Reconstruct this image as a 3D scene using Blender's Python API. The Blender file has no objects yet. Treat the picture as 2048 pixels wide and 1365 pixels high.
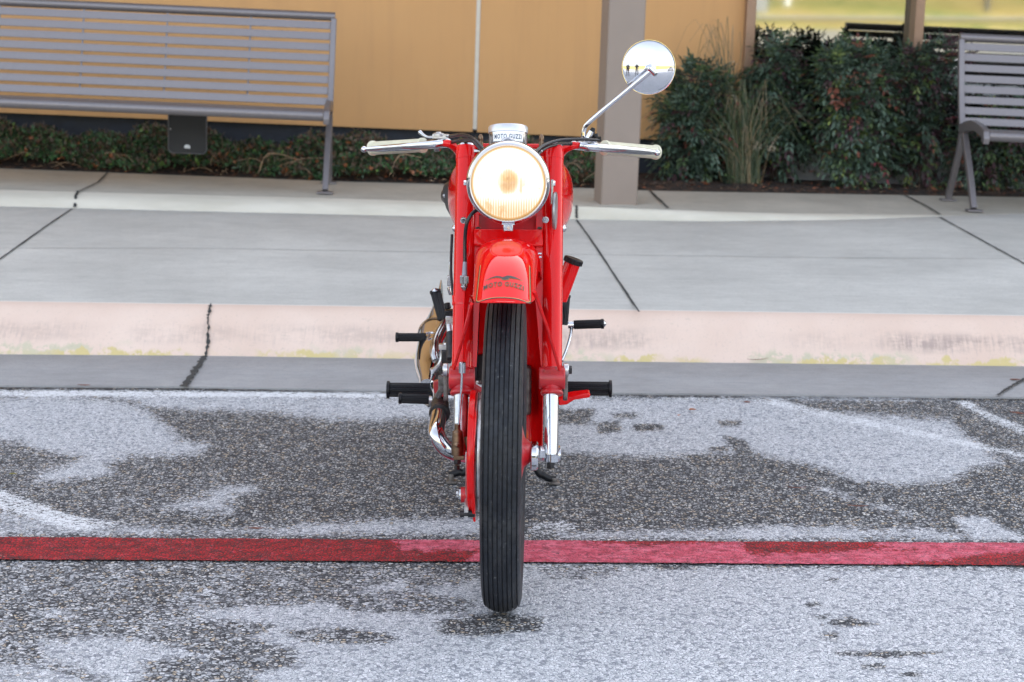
import bpy, bmesh, math, random
import numpy as np
from math import sin, cos, tan, radians, pi, sqrt, atan2
from mathutils import Vector, Matrix
random.seed(7); rng = np.random.default_rng(5)
SC = bpy.context.scene
COL = SC.collection
# ------------------------------------------------------------------ camera
CAM_H = 1.24; FPX = 3982.0; PITCH = radians(10.3); ROLL = .010
Fv = Vector((0, cos(PITCH), -sin(PITCH))); U0 = Vector((0, sin(PITCH), cos(PITCH))); X0 = Vector((1, 0, 0))
Rv = (X0 + ROLL*U0).normalized(); Uv = Rv.cross(Fv).normalized()
Cv = Vector((0, 0, CAM_H))
cam_d = bpy.data.cameras.new('camera'); cam = bpy.data.objects.new('camera', cam_d); COL.objects.link(cam)
M3 = Matrix((Rv, Uv, -Fv)).transposed(); cam.matrix_world = Matrix.Translation(Cv) @ M3.to_4x4()
cam_d.sensor_width = 36; cam_d.lens = FPX/2048*36; cam_d.clip_end = 3000; cam_d.clip_start = .1
cam_d.dof.use_dof = True; cam_d.dof.focus_distance = 4.0; cam_d.dof.aperture_fstop = 9
SC.camera = cam
# ------------------------------------------------------------------ light
SUN_EL = radians(27); SUN_AZ = radians(12)      # azimuth clockwise from +Y
w = bpy.data.worlds.new('World'); SC.world = w; w.use_nodes = True
nt = w.node_tree; bg = nt.nodes['Background']
sky = nt.nodes.new('ShaderNodeTexSky'); sky.sky_type = 'NISHITA'; sky.sun_disc = False
sky.sun_elevation = SUN_EL; sky.sun_rotation = SUN_AZ; sky.air_density = 1.0; sky.dust_density = 3.5; sky.ozone_density = 1.0
hs = nt.nodes.new('ShaderNodeHueSaturation'); hs.inputs['Saturation'].default_value = .43   # thin bright haze: a paler sky
nt.links.new(sky.outputs[0], hs.inputs['Color']); nt.links.new(hs.outputs[0], bg.inputs[0]); bg.inputs[1].default_value = .15
sd = bpy.data.lights.new('sun', 'SUN'); sun = bpy.data.objects.new('sun', sd); COL.objects.link(sun)
sd.energy = 3.0; sd.angle = radians(.5); sd.color = (1, .93, .83)
sv = Vector((sin(SUN_AZ)*cos(SUN_EL), cos(SUN_AZ)*cos(SUN_EL), sin(SUN_EL)))
sun.rotation_euler = sv.to_track_quat('Z', 'Y').to_euler(); sun.location = (3, 20, 15)
vs = SC.view_settings; vs.view_transform = 'Standard'; vs.look = 'None'; vs.gamma = 1; vs.exposure = 2.3
# ------------------------------------------------------------------ projection helpers (a pixel of the photo -> a place in the world)
def ray(px, py): return Fv + Rv*((px-1024)/FPX) + Uv*((682.5-py)/FPX)
def gz(px, py, z=0.0):
    v = ray(px, py); return Cv + v*((z-CAM_H)/v.z)
def gy(px, py, Y):
    v = ray(px, py); return Cv + v*(Y/v.y)
NB = Vector((.024, 0, 1)).normalized(); OB = Vector((0, 9.6, .22))
def gb(px, py, h=0.0):                           # on the slightly tilted walkway plane
    v = ray(px, py); t = ((OB+NB*h-Cv).dot(NB))/v.dot(NB); return Cv + v*t
YAW = radians(-6.0)
XB = Vector((cos(YAW), -sin(YAW), 0)); XB = Vector((cos(YAW), -sin(YAW), -.039)).normalized(); YB = NB.cross(XB).normalized()
AX = 3.852
def W(px, py, yr): return gy(px, py, AX+yr)
def rp(r, px, py, yr): return r*((W(px, py, yr)-Cv).dot(Fv))/FPX
# ------------------------------------------------------------------ node helpers
class NT:
    def __init__(s, name):
        s.m = bpy.data.materials.new(name); s.m.use_nodes = True; s.t = s.m.node_tree; s.b = s.t.nodes['Principled BSDF']; s._c = None
    def n(s, typ, **kw):
        x = s.t.nodes.new(typ)
        for k, v in kw.items():
            if k[0] == '_': setattr(x, k[1:], v)
            else: s.put(x.inputs[int(k[1:])] if k[0] == 'i' and k[1:].isdigit() else x.inputs[k], v)
        return x
    def put(s, i, v):
        if hasattr(v, 'is_output') or isinstance(v, bpy.types.NodeSocket): s.t.links.new(v, i)
        else:
            if isinstance(v, (tuple, list)) and len(v) == 3 and i.type == 'RGBA': v = (*v, 1)
            i.default_value = v
    def co(s, kind='Object'):
        if not s._c: s._c = s.t.nodes.new('ShaderNodeTexCoord')
        return s._c.outputs[kind]
    def map(s, vec, scale=(1, 1, 1), loc=(0, 0, 0), rot=(0, 0, 0)):
        x = s.t.nodes.new('ShaderNodeMapping'); s.put(x.inputs[0], vec); x.inputs[3].default_value = scale; x.inputs[1].default_value = loc; x.inputs[2].default_value = rot; return x.outputs[0]
    def noise(s, vec, scale, detail=4, rough=.6, dist=0):
        x = s.n('ShaderNodeTexNoise'); s.put(x.inputs['Vector'], vec); x.inputs['Scale'].default_value = scale; x.inputs['Detail'].default_value = detail
        x.inputs['Roughness'].default_value = rough; x.inputs['Distortion'].default_value = dist; return x.outputs['Fac']
    def vor(s, vec, scale, feature='F1', out='Distance', rnd=1):
        x = s.n('ShaderNodeTexVoronoi', _feature=feature); s.put(x.inputs['Vector'], vec); x.inputs['Scale'].default_value = scale; x.inputs['Randomness'].default_value = rnd; return x.outputs[out]
    def ramp(s, fac, stops, interp='LINEAR'):
        x = s.n('ShaderNodeValToRGB'); s.put(x.inputs[0], fac); cr = x.color_ramp; cr.interpolation = interp
        while len(cr.elements) < len(stops): cr.elements.new(.5)
        for e, (p, c) in zip(cr.elements, stops):
            e.position = p; e.color = (c, c, c, 1) if not isinstance(c, tuple) else (*c, 1)
        return x.outputs[0]
    def mix(s, f, a, b, mode='MIX'):
        x = s.n('ShaderNodeMix', _data_type='RGBA', _blend_type=mode); s.put(x.inputs[0], f); s.put(x.inputs[6], a); s.put(x.inputs[7], b); return x.outputs[2]
    def math(s, op, a, b=0.0, c=None):
        x = s.n('ShaderNodeMath', _operation=op); s.put(x.inputs[0], a); s.put(x.inputs[1], b)
        if c is not None: s.put(x.inputs[2], c)
        return x.outputs[0]
    def sm(s, v, lo, hi):
        x = s.n('ShaderNodeMapRange', _interpolation_type='SMOOTHSTEP'); s.put(x.inputs[0], v); x.inputs[1].default_value = lo; x.inputs[2].default_value = hi; return x.outputs[0]
    def attr(s, name):
        x = s.n('ShaderNodeAttribute'); x.attribute_name = name; return x
    def sep(s, v):
        x = s.n('ShaderNodeSeparateXYZ'); s.put(x.inputs[0], v); return x.outputs
    def bump(s, h, strength=.3, dist=.002):
        x = s.n('ShaderNodeBump'); s.put(x.inputs['Height'], h); x.inputs['Strength'].default_value = strength; x.inputs['Distance'].default_value = dist
        s.t.links.new(x.outputs[0], s.b.inputs['Normal'])
    def out(s, col=None, rough=None, metal=None, **kw):
        if col is not None: s.put(s.b.inputs['Base Color'], col)
        if rough is not None: s.put(s.b.inputs['Roughness'], rough)
        if metal is not None: s.put(s.b.inputs['Metallic'], metal)
        for k, v in kw.items(): s.put(s.b.inputs[k.replace('_', ' ')], v)
        return s.m
def basic(name, c, rough=.5, metal=0, var=.15, sc=30, bump=0, coat=0, bsc=None):
    m = NT(name); n = m.noise(m.co(), sc, 5)
    c2 = tuple(min(1, x*(1+var)) for x in c); c1 = tuple(x*(1-var) for x in c)
    m.out(m.ramp(n, [(.3, c1), (.7, c2)]), m.ramp(n, [(.3, max(0, rough-.06)), (.75, min(1, rough+.08))]), metal)
    if coat: m.b.inputs['Coat Weight'].default_value = coat; m.b.inputs['Coat Roughness'].default_value = .03
    if bump: m.bump(m.noise(m.co(), bsc or sc*4, 4), bump)
    return m.m
M = {}
M['red'] = basic('red_paint', (.66, .004, .005), .32, 0, .06, 9, coat=.75); M['red'].node_tree.nodes['Principled BSDF'].inputs['Specular IOR Level'].default_value = .0
M['red_dirty'] = basic('worn_red_paint', (.42, .006, .012), .4, 0, .3, 25, coat=.3)
M['chrome'] = basic('chrome', (.60, .61, .64), .05, 1, .03, 60)
M['chrome_worn'] = basic('aged_chrome', (.46, .46, .47), .18, 1, .25, 70)
M['alu'] = basic('cast_aluminium', (.52, .52, .53), .32, 1, .2, 80, .15)
M['alu_dark'] = basic('grimy_aluminium', (.16, .15, .145), .5, .8, .5, 60, .3)
M['bronze'] = basic('aged_bronze', (.2, .135, .09), .38, 1, .4, 90, .15)
M['steel_dark'] = basic('blackened_steel', (.035, .034, .036), .45, .6, .4, 90, .2)
M['black'] = basic('black_rubber', (.006, .0065, .009), .38, 0, .3, 90, .1)
M['leather'] = basic('black_leather', (.005, .005, .007), .4, 0, .3, 40, .3, 0, 350)
for k_ in ('black', 'leather'): M[k_].node_tree.nodes['Principled BSDF'].inputs['Specular IOR Level'].default_value = .3
M['cable'] = basic('black_cable_sheath', (.008, .008, .012), .3, 0, .2, 50)
M['ivory'] = basic('ivory_grip_rubber', (.60, .585, .45), .42, 0, .08, 40)
M['white'] = basic('white_enamel', (.72, .73, .74), .3, .2, .04, 40)
M['gold'] = basic('gold_lining', (.50, .34, .14), .35, .2, .2, 90)
M['ink'] = basic('black_lining', (.012, .012, .014), .35, 0, .2, 90)
M['inkblue'] = basic('dark_blue_lettering', (.03, .05, .10), .4, 0, .2, 90)
# ------------------------------------------------------------------ mesh helpers
def catmull(pts, n=6):
    pts = [Vector(p) for p in pts]
    if len(pts) < 3: return pts
    out = []
    q = [2*pts[0]-pts[1]] + pts + [2*pts[-1]-pts[-2]]
    for i in range(1, len(q)-2):
        a, b, c, d = q[i-1:i+3]
        for k in range(n):
            t = k/n; out.append(.5*((2*b)+(c-a)*t+(2*a-5*b+4*c-d)*t*t+(3*b-a-3*c+d)*t**3))
    out.append(pts[-1]); return out
class MB:
    def __init__(s): s.v = []; s.f = []; s.uv = {}; s.mi = []; s.cur = 0
    def add(s, vs, fs, uvs=None):
        o = len(s.v); s.v += [Vector(x) for x in vs]
        for k, f in enumerate(fs):
            if uvs: s.uv[len(s.f)] = uvs[k]
            s.f.append(tuple(o+i for i in f)); s.mi.append(s.cur)
        return s
    def rings(s, rings, caps=True, closed=True, loop=False, uv=False):
        n = len(rings[0]); vs = [p for r in rings for p in r]; fs = []; uvs = []
        m = len(rings)
        for i in range(m if loop else m-1):
            for j in range(n if closed else n-1):
                a = i*n+j; b = i*n+(j+1) % n; i2 = (i+1) % m; c = i2*n+(j+1) % n; d = i2*n+j
                fs.append((a, b, c, d)); uvs.append(((i, j/n), (i, (j+1)/n), (i+1, (j+1)/n), (i+1, j/n)))
        if caps and not loop and closed: 
            fs.append(tuple(range(n))[::-1]); fs.append(tuple((m-1)*n+j for j in range(n))); uvs += [[(0, 0)]*n]*2
        return s.add(vs, fs, uvs if uv else None)
    def tube(s, pts, r, seg=12, smooth=0, caps=True, flat=1.0, up=None):
        k = len(pts)
        if smooth: 
            P = catmull(pts, smooth)
            if isinstance(r, (list, tuple)): r = list(np.interp(np.linspace(0, k-1, len(P)), range(k), r))
        else: P = [Vector(p) for p in pts]
        if not isinstance(r, (list, tuple)): r = [r]*len(P)
        rings = []; prev = None
        for i, p in enumerate(P):
            t = ((P[min(i+1, len(P)-1)]-P[max(i-1, 0)])).normalized()
            if prev is None:
                a = Vector(up) if up else (Vector((0, 0, 1)) if abs(t.z) < .9 else Vector((0, 1, 0)))
                u = (a - t*a.dot(t)).normalized()
            else: u = (prev - t*prev.dot(t)).normalized()
            prev = u; v = t.cross(u)
            rings.append([p + (u*cos(2*pi*j/seg) + v*sin(2*pi*j/seg)*flat)*r[i] for j in range(seg)])
        return s.rings(rings, caps)
    def lathe(s, c, ax, prof, seg=32, caps=True, a0=None, uv=False, loop=False):
        ax = Vector(ax).normalized(); c = Vector(c)
        a = Vector(a0) if a0 else (Vector((0, 0, 1)) if abs(ax.z) < .9 else Vector((0, 1, 0)))
        u = (a-ax*a.dot(ax)).normalized(); v = ax.cross(u)
        rings = [[c+ax*t+(u*cos(2*pi*j/seg)+v*sin(2*pi*j/seg))*max(r, 1e-5) for j in range(seg)] for t, r in prof]
        return s.rings(rings, caps, True, loop, uv)
    def box(s, c, size, rot=None):
        c = Vector(c); h = [x/2 for x in size]
        if rot is None: rot = (Vector((1, 0, 0)), Vector((0, 1, 0)), Vector((0, 0, 1)))
        vs = [c+rot[0]*(x*h[0])+rot[1]*(y*h[1])+rot[2]*(z*h[2]) for x in (-1, 1) for y in (-1, 1) for z in (-1, 1)]
        return s.add(vs, [(0, 1, 3, 2), (4, 6, 7, 5), (0, 4, 5, 1), (2, 3, 7, 6), (0, 2, 6, 4), (1, 5, 7, 3)])
    def ball(s, c, r, seg=16, rings=8, sc=(1, 1, 1)):
        c = Vector(c)
        R = [[c+Vector((cos(2*pi*j/seg)*sin(pi*i/rings)*r*sc[0], sin(2*pi*j/seg)*sin(pi*i/rings)*r*sc[1], -cos(pi*i/rings)*r*sc[2])) for j in range(seg)] for i in range(rings+1)]
        for x in (0, -1): R[x] = [p*1 for p in R[x]]
        return s.rings(R, False)
    def prism(s, pts, off):                          # polygon pts extruded by vector off
        n = len(pts); off = Vector(off); vs = [Vector(p) for p in pts]+[Vector(p)+off for p in pts]
        return s.add(vs, [tuple(range(n)), tuple(range(2*n-1, n-1, -1))]+[(i, i+n, (i+1) % n+n, (i+1) % n) for i in range(n)])
    def xf(s, fn, a=0): s.v[a:] = [fn(p) for p in s.v[a:]]; return s
    def build(s, name, mat, parent=None, loc=None, smooth=40, bevel=0, solid=0, label=None, **props):
        me = bpy.data.meshes.new(name)
        if parent is not None: base = Vector(parent.get('_o', (0, 0, 0)))
        else: base = Vector(loc) if loc is not None else Vector((0, 0, 0))
        me.from_pydata([tuple(p-base) for p in s.v], [], s.f)
        for m in (mat if isinstance(mat, list) else [mat]): me.materials.append(m)
        if isinstance(mat, list): me.polygons.foreach_set('material_index', s.mi)
        if s.uv:
            l = me.uv_layers.new(name='UVMap')
            for p in me.polygons:
                if p.index in s.uv:
                    for li, c in zip(p.loop_indices, s.uv[p.index]): l.data[li].uv = c
        bm = bmesh.new(); bm.from_mesh(me); bmesh.ops.remove_doubles(bm, verts=bm.verts, dist=1e-6) if not s.uv else None
        if smooth is not False: bmesh.ops.recalc_face_normals(bm, faces=bm.faces)
        bm.to_mesh(me); bm.free()
        if smooth:
            me.shade_smooth(); me.set_sharp_from_angle(angle=radians(smooth))
        o = bpy.data.objects.new(name, me); COL.objects.link(o)
        if parent is not None: o.parent = parent
        else: o.location = base
        o['_o'] = tuple(base)
        if bevel:
            b = o.modifiers.new('bevel', 'BEVEL'); b.width = bevel; b.segments = 2; b.limit_method = 'ANGLE'; b.harden_normals = False
        if solid:
            b = o.modifiers.new('solid', 'SOLIDIFY'); b.thickness = solid; b.offset = -1
        if label: o['label'] = label
        for k, v in props.items(): o[k] = v
        return o
def thing(name, loc, label, cat, group=None):
    o = bpy.data.objects.new(name, None); COL.objects.link(o); o.location = loc; o.empty_display_size = .1
    o['_o'] = tuple(loc); o['label'] = label; o['category'] = cat
    if group: o['group'] = group
    return o
def tag(o, label, cat, group=None):
    o['label'] = label; o['category'] = cat
    if group: o['group'] = group
    return o
def lineext(pts, a=-3500, b=5600, n=24):             # polyline in pixels extended straight on both sides, resampled
    xs = [p[0] for p in pts]; ys = [p[1] for p in pts]
    def f(x):
        if x < xs[0]: return ys[0]+(x-xs[0])*(ys[1]-ys[0])/(xs[1]-xs[0])
        if x > xs[-1]: return ys[-1]+(x-xs[-1])*(ys[-1]-ys[-2])/(xs[-1]-xs[-2])
        return float(np.interp(x, xs, ys))
    return f
exec_sections = []
# ================================================================== GROUND
XS = [-300] + list(range(0, 2049, 64)) + [2300]
f_gut = lineext([(0, 775), (370, 777), (800, 785), (1900, 797), (2100, 799)])
f_kbot = lineext([(0, 709), (410, 712), (1100, 722), (2048, 733)])
f_ktop = lineext([(0, 603), (2048, 632)])
f_ub = lineext([(0, 413), (400, 423), (880, 434), (1150, 439), (1400, 443), (1700, 440), (1900, 432), (2048, 428)])
f_ut = lineext([(0, 380), (700, 398), (880, 404), (1150, 413), (1300, 419), (1500, 426), (1900, 431.5), (2048, 427.5)])
f_pl = lineext([(0, 337), (700, 364), (900, 369), (1180, 377), (1300, 382), (2048, 395)])
L_gut = [gz(x, f_gut(x)) for x in XS]
L_kbot = [gz(x, f_kbot(x), .012) for x in XS]
L_ktop = [gz(x, f_ktop(x), .15) for x in XS]
def step_h(x): return .06*min(1, max(0, (1900-x)/700)) + .002
L_ub = [gb(x, f_ub(x), -step_h(x)) for x in XS]
L_ut = [gb(x, f_ut(x), -.004) for x in XS]
L_pl = [gb(x, f_pl(x)) for x in XS]
def world_ext(L, D=45):                              # run every kerb line on, straight, far past the picture
    a = (L[0]-L[3]); a.z *= .0; a.normalize(); b = (L[-1]-L[-4]); b.z = 0; b.normalize()
    a.y *= .3; b.y *= .3
    return [L[0]+a*D] + L + [L[-1]+b*D]
L_gut, L_kbot, L_ktop, L_ub, L_ut, L_pl = [world_ext(L) for L in (L_gut, L_kbot, L_ktop, L_ub, L_ut, L_pl)]
XS = [-9000] + XS + [9000]
# --- parking lot sheet with a worn-coating map
def polyd(P, poly):                                  # signed distance (inside positive) of points to polygon
    poly = np.array(poly, float); d = np.full(len(P), 1e9); ins = np.zeros(len(P), bool)
    for i in range(len(poly)):
        a = poly[i]; b = poly[(i+1) % len(poly)]; ab = b-a; t = np.clip(((P-a)@ab)/(ab@ab), 0, 1)
        q = P-(a+t[:, None]*ab); q[:, 1] *= 2.2; d = np.minimum(d, np.hypot(q[:, 0], q[:, 1]))
        c = (a[1] > P[:, 1]) != (b[1] > P[:, 1])
        with np.errstate(divide='ignore', invalid='ignore'): ins ^= c & (P[:, 0] < (b[0]-a[0])*(P[:, 1]-a[1])/(b[1]-a[1])+a[0])
    return np.where(ins, d, -d)
A = lambda L: [(x*.59, 560+y*.59) for x, y in L]
B = lambda L: [(1200+x*.59, 560+y*.59) for x, y in L]
LIGHT = [  # polygon, strength, softness px
 (A([(-300, 395), (240, 392), (420, 410), (500, 440), (560, 480), (620, 540), (715, 560), (690, 590), (590, 602), (450, 600), (380, 622), (395, 655), (300, 680), (120, 692), (105, 655), (210, 630), (275, 600), (180, 590), (60, 552), (-300, 540)]), .98, 14),
 (A([(230, 380), (1500, 395), (1500, 480), (1187, 482), (1000, 470), (930, 455), (700, 452), (540, 440), (430, 415)]), .86, 12),
 (A([(500, 778), (600, 740), (680, 730), (760, 690), (860, 688), (885, 715), (810, 735), (800, 800), (650, 792)]), .80, 14),
 (A([(-20, 775), (400, 815), (700, 835), (1187, 820), (1640, 800), (1740, 830), (1700, 872), (-20, 875), (-300, 870), (-300, 770)]), .66, 12),
 (A([(980, 822), (1187, 812), (1650, 800), (1650, 870), (1000, 870)]), .85, 12),
 ([(-300, 1115), (760, 1120), (1000, 1150), (900, 1400), (-300, 1400)], .42, 10),
 ([(-300, 860), (200, 870), (520, 960), (460, 1060), (-300, 1060)], .32, 20),
 (A([(60, 1115), (200, 1108), (270, 1150), (150, 1155)]), .84, 14),
 (A([(105, 1215), (350, 1195), (560, 1225), (720, 1262), (720, 1330), (640, 1290), (520, 1310), (480, 1400), (250, 1330), (120, 1290)]), .88, 16),
 (A([(-200, 1275), (120, 1285), (300, 1330), (500, 1400), (900, 1340), (1300, 1400), (1300, 1600), (-200, 1600)]), .70, 16),
 (A([(590, 1108), (1000, 1095), (1400, 1000), (1500, 1400), (900, 1400), (820, 1330), (1000, 1300), (980, 1260), (820, 1215), (900, 1175), (700, 1160)]), .9, 14),
 ([(700, 1190), (900, 1165), (1040, 1130), (2600, 1135), (2600, 1700), (700, 1700)], .97, 16),
 (B([(-170, 395), (600, 400), (700, 440), (1180, 470), (1300, 560), (1360, 620), (1270, 640), (1200, 682), (1050, 702), (860, 686), (760, 645), (520, 590), (300, 600), (120, 605), (-170, 590)]), .96, 14),
 (B([(480, 380), (1188, 390), (1188, 412), (480, 408)]), .9, 8),
 (B([(280, 600), (430, 600), (640, 650), (900, 740), (1120, 800), (1180, 830), (1000, 800), (700, 710), (420, 650)]), .66, 12),
 (B([(-170, 842), (350, 840), (560, 826), (1100, 830), (1200, 850), (1600, 850), (1600, 890), (-170, 890)]), .68, 12),
 (B([(380, 860), (560, 830), (900, 835), (880, 885), (380, 885)]), .85, 10),
 (B([(1190, 800), (1300, 800), (1420, 860), (1600, 870), (1600, 890), (1250, 885)]), .92, 8),
 (B([(1300, 560), (1500, 560), (1700, 640), (1700, 720), (1430, 620)]), .8, 10),
]
DARK = [
 (B([(-10, 485), (60, 478), (70, 515), (0, 522)]), 1), (B([(110, 490), (205, 490), (215, 508), (120, 514)]), 1), (B([(40, 456), (120, 452), (125, 466), (50, 468)]), 1),
 (B([(420, 530), (490, 545), (520, 600), (500, 610), (440, 560)]), 1), (B([(400, 478), (480, 480), (470, 496), (410, 494)]), 1), (B([(375, 568), (430, 568), (430, 580), (380, 580)]), 1),
 (B([(300, 596), (480, 600), (700, 640), (860, 690), (860, 700), (700, 700), (400, 640), (290, 615)]), .8),
 (B([(700, 432), (1100, 425), (1200, 405), (1290, 440), (1438, 570), (1438, 600), (1330, 570), (1180, 450), (900, 440)]), 1),
 (B([(760, 1160), (850, 1145), (930, 1170), (800, 1172)]), 1), (B([(725, 1138), (775, 1135), (770, 1147), (730, 1147)]), 1), (B([(790, 1262), (1170, 1262), (1100, 1272), (960, 1280), (800, 1270)]), 1),
 (B([(890, 1305), (960, 1300), (960, 1318), (900, 1318)]), 1), (B([(1010, 1335), (1070, 1325), (1100, 1345), (1020, 1345)]), 1), (B([(760, 1015), (810, 1014), (800, 1022)]), 1), (B([(390, 1302), (425, 1300), (420, 1312)]), 1),
 (B([(205, 960), (300, 962), (270, 978), (215, 975)]), 1), (B([(760, 1200), (810, 1198), (800, 1225), (770, 1220)]), .8), (B([(700, 1095), (745, 1094), (740, 1106), (705, 1106)]), 1),
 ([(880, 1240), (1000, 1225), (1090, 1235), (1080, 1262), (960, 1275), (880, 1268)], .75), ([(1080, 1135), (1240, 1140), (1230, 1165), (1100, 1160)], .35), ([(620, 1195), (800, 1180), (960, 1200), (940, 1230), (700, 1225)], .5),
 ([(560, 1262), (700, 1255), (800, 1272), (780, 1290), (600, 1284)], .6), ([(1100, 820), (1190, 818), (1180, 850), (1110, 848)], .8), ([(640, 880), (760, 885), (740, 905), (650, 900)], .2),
]
STRIPE = [
 (A([(-60, 690), (60, 728), (120, 750), (230, 790), (400, 825), (350, 845), (250, 855), (100, 805), (-60, 765)]), 1.0),
 (A([(-500, 372), (1187, 378), (2000, 386), (2000, 409), (1187, 400), (-500, 395)]), 1.2),
 (B([(490, 404), (600, 406), (1000, 490), (1450, 590), (1450, 606), (1200, 560), (760, 470)]), .85),
 (B([(1190, 408), (1250, 410), (1300, 440), (1450, 500), (1450, 535), (1300, 470)]), .9),
 ([(1060, 1046), (1130, 1042), (1160, 1056), (1120, 1066), (1060, 1070)], .8),
 (B([(250, 395), (420, 398), (420, 410), (250, 406)]), .7),
 (B([(0, 540), (150, 570), (290, 598), (200, 606), (100, 590), (0, 575)]), .45),
 (A([(250, 395), (400, 402), (480, 430), (400, 440), (300, 415)]), .4),
]
def lot_mask(P):
    L = np.full(len(P), .12)
    for poly, s, soft in LIGHT: L = np.maximum(L, s*np.clip(.5+polyd(P, poly)/(2*soft*2.6), 0, 1))
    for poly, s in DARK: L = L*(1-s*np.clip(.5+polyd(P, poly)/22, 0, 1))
    S = np.zeros(len(P))
    for poly, s in STRIPE: S = np.maximum(S, s*np.clip(.5+polyd(P, poly)/14, 0, 1))
    return L, S
Fn, Rn, Un = np.array(Fv), np.array(Rv), np.array(Uv); Cn = np.array(Cv)
def topix(Pw):
    d = Pw-Cn; z = d@Fn; return np.stack([1024+FPX*(d@Rn)/z, 682.5-FPX*(d@Un)/z], 1)
def asphalt(name, paint=False):
    m = NT(name); co = m.co()
    at = m.attr('wear').outputs['Color']; sp = m.n('ShaderNodeSeparateColor'); m.put(sp.inputs[0], at)
    lm, st = sp.outputs[0], sp.outputs[1]
    wob = m.noise(co, 9, 5, .65)
    v1 = m.n('ShaderNodeTexVoronoi'); m.put(v1.inputs['Vector'], co); v1.inputs['Scale'].default_value = 125
    rc = m.n('ShaderNodeSeparateColor'); m.put(rc.inputs[0], v1.outputs['Color'])
    edge = m.vor(co, 125, 'DISTANCE_TO_EDGE')
    fine = m.noise(co, 330, 3, .7); mid = m.noise(co, 60, 4, .6)
    stone = m.ramp(rc.outputs[0], [(0, (.03, .035, .043)), (.12, (.13, .14, .155)), (.34, (.34, .355, .375)), (.56, (.64, .53, .40)), (.70, (.60, .61, .62)), (.90, (.86, .84, .80))], 'CONSTANT')
    stone = m.mix(m.sm(fine, .35, .62), m.mix(.55, stone, (.01, .012, .016)), stone)
    gap = m.sm(edge, .04, .24)
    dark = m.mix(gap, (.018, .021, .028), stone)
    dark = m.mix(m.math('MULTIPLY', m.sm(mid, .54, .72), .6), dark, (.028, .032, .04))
    # grey coating
    c2 = m.ramp(rc.outputs[1], [(0, (.28, .295, .33)), (.12, (.53, .55, .58)), (.45, (.65, .665, .695)), (.8, (.76, .77, .80))], 'CONSTANT')
    c2 = m.mix(m.sm(edge, .0, .09), (.15, .165, .19), c2)
    c2 = m.mix(m.sm(fine, .38, .56), m.mix(.6, c2, (.10, .115, .15)), c2)
    v = m.math('ADD', lm, m.math('ADD', m.math('MULTIPLY', m.math('SUBTRACT', wob, .5), .5), m.math('MULTIPLY', m.math('SUBTRACT', m.noise(m.map(co, (1, 1.6, 1)), 30, 4, .7), .5), .75)))
    v = m.math('ADD', v, m.math('MULTIPLY', m.math('SUBTRACT', rc.outputs[2], .5), .42))
    v = m.math('ADD', v, m.math('MULTIPLY', m.math('SUBTRACT', m.noise(co, 2.6, 4, .6), .5), .2))
    lf = m.sm(v, .34, .78)
    col = m.mix(lf, dark, c2)
    sv_ = m.math('ADD', m.math('MULTIPLY', st, .68), m.math('ADD', m.math('MULTIPLY', m.math('SUBTRACT', m.noise(m.map(co, (.7, 1.5, 1)), 75, 5, .75), .5), 3.6), m.math('MULTIPLY', m.math('SUBTRACT', wob, .5), .9)))
    sv_ = m.math('SUBTRACT', sv_, m.math('MULTIPLY', m.math('SUBTRACT', .5, gap), .35))
    sf = m.sm(sv_, .42, .62)
    col = m.mix(sf, col, m.mix(fine, (.55, .57, .60), (.80, .82, .85)))
    if paint:
        pr = m.attr('pink').outputs['Fac']
        pv = m.math('ADD', pr, m.math('ADD', m.math('MULTIPLY', m.math('SUBTRACT', m.noise(co, 14, 6, .75), .5), 2.2), m.math('MULTIPLY', m.math('SUBTRACT', rc.outputs[2], .5), .5)))
        pk = m.sm(pv, .42, .62)
        n25 = m.noise(m.map(co, (1, 1.4, 1)), 26, 5, .75); rd = m.ramp(n25, [(.36, (.11, .004, .008)), (.46, (.38, .005, .010)), (.60, (.56, .008, .020)), (.68, (.62, .07, .11))])
        p2 = m.ramp(n25, [(.36, (.42, .04, .07)), (.5, (.58, .09, .14)), (.66, (.70, .18, .25))])
        rd = m.mix(m.math('MULTIPLY', m.math('SUBTRACT', 1.0, m.sm(edge, .02, .22)), .85), rd, (.03, .006, .010)); rd = m.mix(m.sm(rc.outputs[0], .55, .0), rd, m.mix(.55, rd, (.05, .004, .01)))
        p2 = m.mix(m.math('MULTIPLY', m.sm(rc.outputs[1], .35, .0), .5), p2, (.16, .02, .04))
        c = m.mix(pk, rd, p2)
        c = m.mix(m.math('MULTIPLY', m.sm(fine, .60, .74), m.sm(m.noise(co, 16, 3), .45, .6)), c, (.62, .40, .48))
        hole = m.math('ADD', m.math('MULTIPLY', m.math('SUBTRACT', 1.0, m.sm(edge, .0, .09)), m.sm(mid, .38, .55)), m.sm(m.noise(m.map(co, (1, 1.5, 1)), 48, 5, .8), .60, .66))
        ys = m.attr('edge').outputs['Fac']
        hole = m.math('ADD', hole, m.math('MULTIPLY', m.sm(m.math('ADD', ys, m.math('MULTIPLY', m.noise(co, 90, 3, .7), .9)), .98, 1.08), 1))
        hole = m.math('MINIMUM', hole, 1)
        col = m.mix(hole, c, m.mix(.5, dark, (.02, .012, .016)))
    m.out(col, m.ramp(fine, [(.3, .62), (.7, .88)]))
    m.b.inputs['Specular IOR Level'].default_value = .4
    m.bump(m.math('ADD', m.math('MULTIPLY', m.sm(edge, 0, .35), .8), m.math('MULTIPLY', fine, .5)), .55, .0022)
    return m.m
M['asphalt'] = asphalt('worn_asphalt'); M['redline'] = asphalt('worn_red_line_paint', True)
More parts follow.
